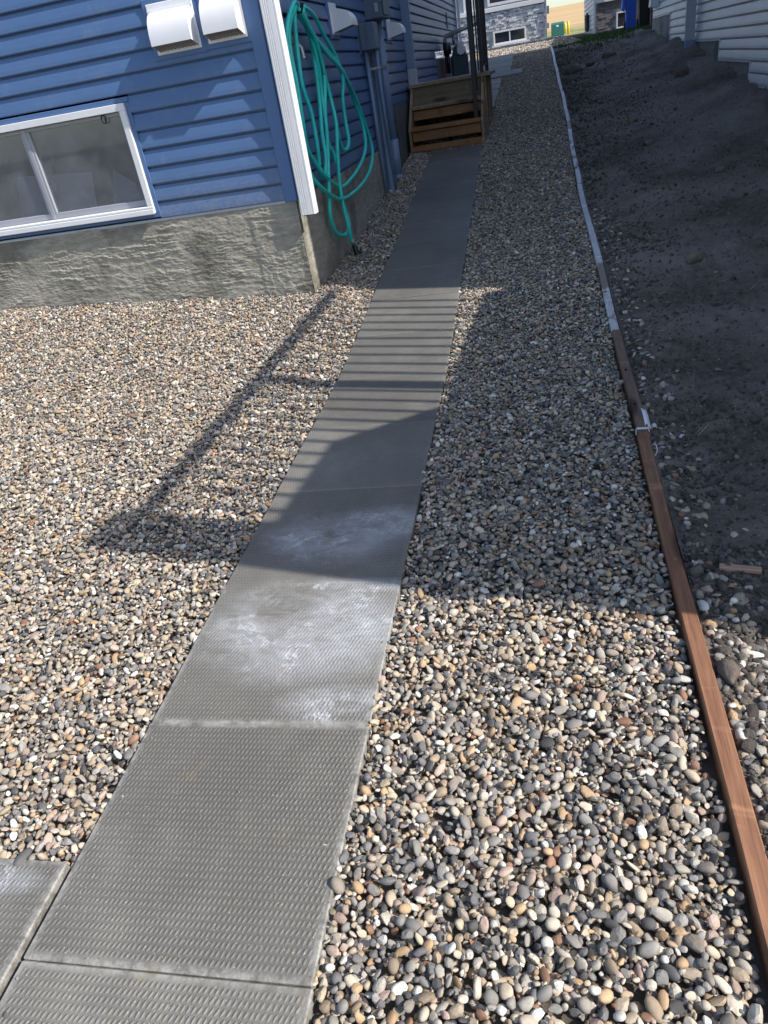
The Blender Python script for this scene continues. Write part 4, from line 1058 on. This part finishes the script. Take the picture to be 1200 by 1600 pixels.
m_ = MB(); m_.box((-1.379, BY - .05, wz0 + .021), (wx1 - .021, BY - .04, wz1 - .031)); sub(m_, "pane", M['dark_glass'], w_)
m_ = MB(); frame_ring(m_, -2.32, -.2, 3.42, 4.6, .10, BY - .08, BY + .04); m_.box((-1.30, BY - .07, 3.525), (-1.22, BY + .03, 4.495)); w_ = part(m_, "window", M['white'], sh)
m_ = MB(); m_.box((-2.21, BY - .04, 3.525), (-1.305, BY - .03, 4.49)); sub(m_, "pane", M['dark_glass'], w_)
m_ = MB(); m_.box((-1.215, BY - .04, 3.525), (-.31, BY - .03, 4.49)); sub(m_, "pane", M['dark_glass'], w_)
m_ = MB(); m_.box((-3.4, BY - .05, 3.37), (-2.75, BY + .02, 6), .01); part(m_, "siding_panel", M['white'], sh)
m_ = MB(); m_.box((.20, BY - .13, 1.6), (.27, BY - .06, 6.4), .01); part(m_, "downspout", M['grey_metal'], sh)
m_ = MB(); m_.box((.27, BY + .3, 2.75), (.38, BY + .5, 3.05), .01); m_.box((.27, BY + .3, 2.2), (.36, BY + .45, 2.4), .01); part(m_, "meter_box", M['conduit_box'], sh)
m_ = MB(); m_.prism([(-6.2, 6.4), (.9, 6.4), (-2.6, 8.6)], 'y', BY - .4, BY + 9.5); part(m_, "roof", M['roof'], sh)

# ------------------------------------------------------------------ far brick house behind the grass
QY = 30.0
bh = thing("brick_house", (1.75, QY, 1.5), "far house with mauve brick base, white downspout and dark window", "house")
k = NT("mauve_brick"); v = k.coord("Object")
bt = k.new("ShaderNodeTexBrick"); k.lk(k.map(v, (1, 1, 1), (0, 0, 0), (R(90), 0, 0)), bt.inputs["Vector"]); bt.inputs["Scale"].default_value = 5.0
bt.inputs["Color1"].default_value = (.23, .20, .21, 1); bt.inputs["Color2"].default_value = (.15, .13, .14, 1); bt.inputs["Mortar"].default_value = (.30, .28, .27, 1); bt.inputs["Mortar Size"].default_value = .015
M['brick'] = k.out(bt.outputs["Color"], .85, k.bump(k.noise(v, 40, 3, .6), .4, .01))
m_ = MB(); z = 1.62; r = np.random.default_rng(9)
while z < 2.42:
    x = 1.77 + r.uniform(0, .1)
    while x < 5.0:
        w = r.uniform(.18, .34); x2 = x + w
        if not (x2 > 2.43 and x < 2.95 and z < 2.10 and z + .075 > 1.60): m_.box((x, QY - r.uniform(.02, .05), z), (x2 - .008, QY + .02, z + .068))
        x = x2
    z += .075
o = part(m_, "brick_veneer", M['brick'], bh); o['kind'] = "stuff"
m_ = MB(); m_.box((1.76, QY + .012, 1.2), (8, QY + 7, 6.5)); part(m_, "wall", M['grey_trim'], bh)
m_ = MB(); m_.box((1.75, QY - .02, 1.2), (6, QY + .01, 1.62)); part(m_, "foundation", M['found'], bh)
m_ = MB(); m_.box((1.765, QY - .11, 2.42), (6, QY + .02, 2.56), .01); part(m_, "band_course", M['white'], bh)
m_ = MB(); frame_ring(m_, 2.0, 3.4, 2.58, 3.8, .08, QY - .07, QY + .02); w_ = part(m_, "window", M['white'], bh)
m_ = MB(); m_.box((2.085, QY - .04, 2.665), (3.315, QY - .03, 3.715)); sub(m_, "pane", M['dark_glass'], w_)
m_ = MB(); frame_ring(m_, 2.44, 2.94, 1.62, 2.08, .04, QY - .08, QY + .02); w_ = part(m_, "window", M['white'], bh)
m_ = MB(); m_.box((2.485, QY - .05, 1.665), (2.895, QY - .04, 2.035)); sub(m_, "pane", M['dark_glass'], w_)
m_ = MB(); m_.box((1.70, QY - .14, 1.47), (1.77, QY - .05, 6.3), .01); m_.box((1.55, QY - .2, 1.46), (1.74, QY - .06, 1.53), .01); part(m_, "downspout", M['white'], bh)
m_ = MB()
for i in range(34): siding_mesh(m_, 'west', 1.755, 1.75 + .14 * i, .14, QY + .02, QY + 7)
part(m_, "siding", M['lav'], bh)['kind'] = "stuff"
m_ = MB(); m_.box((1.60, QY + 3.2, 1.75), (1.74, QY + 3.6, 2.25), .02); m_.tube([(1.66, QY + 3.0, 1.7), (1.66, QY + 3.0, 2.3)], .03, 8); part(m_, "utility_meter", M['black_plastic'], bh)
m_ = MB(); m_.prism([(1.2, 6.4), (8.6, 6.4), (4.9, 8.6)], 'y', QY - .4, QY + 7.3); part(m_, "roof", M['roof'], bh)

# ------------------------------------------------------------------ far small things
tb = thing("transformer_box", (1.2, 66.0, 2.05), "squat green transformer box on the pale field between the far houses", "transformer box")
m_ = MB(); m_.prism([(66.0, 2.05), (67.0, 2.05), (67.0, 2.98), (66.12, 2.98), (66.0, 2.86)], 'x', .74, 1.66); part(m_, "cabinet", M['green_box'], tb)
m_ = MB(); m_.box((.78, 65.975, 2.14), (1.62, 65.998, 2.84), .008); part(m_, "door", M['green_box'], tb)
m_ = MB(); m_.prism([(1.19 + .1 * math.cos(a), 2.74 + .055 * math.sin(a)) for a in np.linspace(0, 6.28, 13)[:-1]], 'y', 65.966, 65.974); part(m_, "sticker", M['paper'], tb)
m_ = MB(); m_.box((.70, 65.8, 1.95), (1.70, 67.05, 2.05)); part(m_, "pad", M['found'], tb)
m_ = MB(); m_.tube([(0, 0, -.1), (0, 0, .78), (0, 0, .82)], [.08, .08, .05], 12); o = m_.build("bollard", M['yellow'], None, True, (1.97, 66.0, 2.1)); tag(o, "yellow bollard right of the green transformer box", "bollard")
m_ = MB(); m_.tube([(0, 0, -.1), (0, 0, .72), (0, 0, .76)], [.08, .08, .05], 12); o = m_.build("bollard", M['yellow'], None, True, (1.80, 67.6, 2.1)); tag(o, "shorter yellow bollard partly behind the taller one", "bollard")
def bin_(x, y, z, mat, lab, w=.29, h_=.95, open_=False):
    t = thing("wheeled_bin", (x, y, z), lab, "bin", "wheeled bins beside the grey house")
    m_ = MB(); a, b = w * .8, w
    m_.add([(x-a,y-a,z+.04),(x+a,y-a,z+.04),(x+a,y+a,z+.04),(x-a,y+a,z+.04),(x-b,y-b,z+h_),(x+b,y-b,z+h_),(x+b,y+b,z+h_),(x-b,y+b,z+h_)],
           [(0,3,2,1),(4,5,6,7),(0,1,5,4),(1,2,6,5),(2,3,7,6),(3,0,4,7)]); part(m_, "body", mat, t)
    m_ = MB()
    if open_: m_.prism([(x-b-.10, z+.52), (x-b-.02, z+.46), (x-b+.03, z+h_), (x-b-.05, z+h_+.05)], 'y', y-b, y+b)
    else: m_.box((x-b-.03, y-b-.04, z+h_+.002), (x+b+.03, y+b+.02, z+h_+.06), .015)
    part(m_, "lid", mat, t)
    for s_ in (-1, 1):
        m_ = MB(); m_.tube([(x + s_ * a, y + a, z + .11), (x + s_ * (a + .05), y + a, z + .11)], .11, 14); part(m_, "wheel", M['black_plastic'], t)
    return t
bin_(2.47, 25.6, 1.50, M['blue_bin'], "bright blue wheeled bin with its lid hanging open", .15, 1.02, True)
bin_(2.74, 24.4, 1.50, M['black_plastic'], "black wheeled bin beside the bright blue one", .21, 1.12)
fe = thing("wooden_fence", (3.0, 24.0, 1.45), "dark tall board fence behind the wheeled bins", "fence")
m_ = MB(); yy = 18.9
while yy < 29.6:
    m_.box((2.99, yy, 1.35), (3.01, yy + .135, 3.93 + random.uniform(-.02, .02))); yy += .142  # boards stretched upward so their unseen tops shade the grass
part(m_, "fence_boards", M['cedar_old'], fe)['kind'] = "stuff"
for yy in (18.9, 21.4, 23.9, 26.4, 29.0): part(MB().box((3.011, yy, 1.2), (3.10, yy + .09, 3.8)), "post", M['cedar_old'], fe)
for zz in (1.7, 3.4): part(MB().box((3.011, 18.995, zz), (3.05, 28.99, zz + .09)), "rail", M['cedar_old'], fe)
m_ = MB(); m_.box((-.13, -.04, -.1), (.13, .04, .95), .008); o = m_.build("fence_panel", M['cedar_old'], None, False, (2.78, 22.6, 1.47)); tag(o, "short weathered wooden panel between bins and grey house", "panel")
m_ = MB(); m_.box((-.10, -.1, -.1), (.10, .1, 1.3), .01); o = m_.build("utility_post", M['black_plastic'], None, False, (2.52, 19.3, 1.40)); tag(o, "dark upright post at the grey house's far corner", "post")

# straw bits and a dry weed on the soil
n = 130; m_ = MB()
for i in range(n):
    y0 = .8 + 9 * random.random() ** 1.6; x0 = float(edge_x(y0)) + .12 + random.random() * 1.3; a = random.uniform(0, 3.14); l = random.uniform(.015, .05) * (1 + .06 * y0)
    z0 = float(bank(x0, y0)) + .006; x1 = x0 + l * math.cos(a); y1 = y0 + l * math.sin(a); z1 = float(bank(x1, y1)) + .008
    w = .0011 * (1 + .08 * y0); nx, ny = -math.sin(a) * w, math.cos(a) * w
    m_.add([(x0 - nx, y0 - ny, z0), (x0 + nx, y0 + ny, z0), (x1 + nx, y1 + ny, z1), (x1 - nx, y1 - ny, z1), ((x0 + x1) / 2, (y0 + y1) / 2, (z0 + z1) / 2 + w)], [(0, 1, 4), (1, 2, 4), (2, 3, 4), (3, 0, 4), (3, 2, 1, 0)])
M['straw'] = simple("dry_straw", (.46, .38, .26), .7, .2, 30, .1)
tag(m_.build("straw", M['straw']), "thin pale straw bits scattered over the dark soil", "straw", kind="stuff")
M['weed'] = simple("dry_weed", (.20, .19, .06), .7, .3, 20, .1)
m_ = MB(); wx, wy = .95, 9.55; wz = float(bank(wx, wy))
for i in range(60):
    a = random.uniform(0, 6.28); r_ = random.uniform(0, .10); l = random.uniform(.03, .075); b = a + random.uniform(-.8, .8); x0, y0 = r_ * math.cos(a), r_ * math.sin(a) * .6
    m_.add([(x0 - .004 * math.sin(b), y0 + .004 * math.cos(b), -.02), (x0 + .004 * math.sin(b), y0 - .004 * math.cos(b), -.02), (x0 + l * math.cos(b), y0 + l * math.sin(b), l * .7)], [(0, 1, 2)])
tag(m_.build("weed", M['weed'], None, False, (wx, wy, wz)), "low dry yellowish weed tuft alone on the soil slope", "weed")
# grass on the crest of the bank
n = 9000
gy = RNG.uniform(16.6, 27, n); gx = RNG.uniform(.15, 4.2, n)
lim = np.interp(gx, [.2, .6, 1.0, 1.4, 1.8, 2.3, 4], [19.3, 17.7, 16.9, 17.6, 18.0, 18.9, 19.5]) + fbm(gx * 3, gx * 0 + 1, 3, 4) * .9
ok = (gy > lim) & ~((gx > 2.15) & (gy < 18.4)); gx, gy = gx[ok], gy[ok]; n = len(gx)
gz = np.where(gy < 18.9, bank(gx, np.minimum(gy, 18.9)), land(gx, gy) - .03)
hgt = RNG.uniform(.03, .09, n); an = RNG.uniform(0, 6.28, n); le = RNG.uniform(.02, .07, n); wd = RNG.uniform(.008, .016, n)
V = np.zeros((n, 3, 3)); V[:, 0] = np.stack([gx - wd * np.cos(an), gy - wd * np.sin(an), gz - .02], 1); V[:, 1] = np.stack([gx + wd * np.cos(an), gy + wd * np.sin(an), gz - .02], 1)
V[:, 2] = np.stack([gx + le * np.sin(an), gy - le * np.cos(an), gz + hgt], 1)
me = bpy.data.meshes.new("grass"); me.from_pydata(V.reshape(-1, 3).tolist(), [], np.arange(3 * n).reshape(-1, 3).tolist()); me.update()
tag(link("grass", me, M['grass']), "tufts of green grass on the crest behind the soil", "grass", kind="stuff")
bpy.context.view_layer.update()
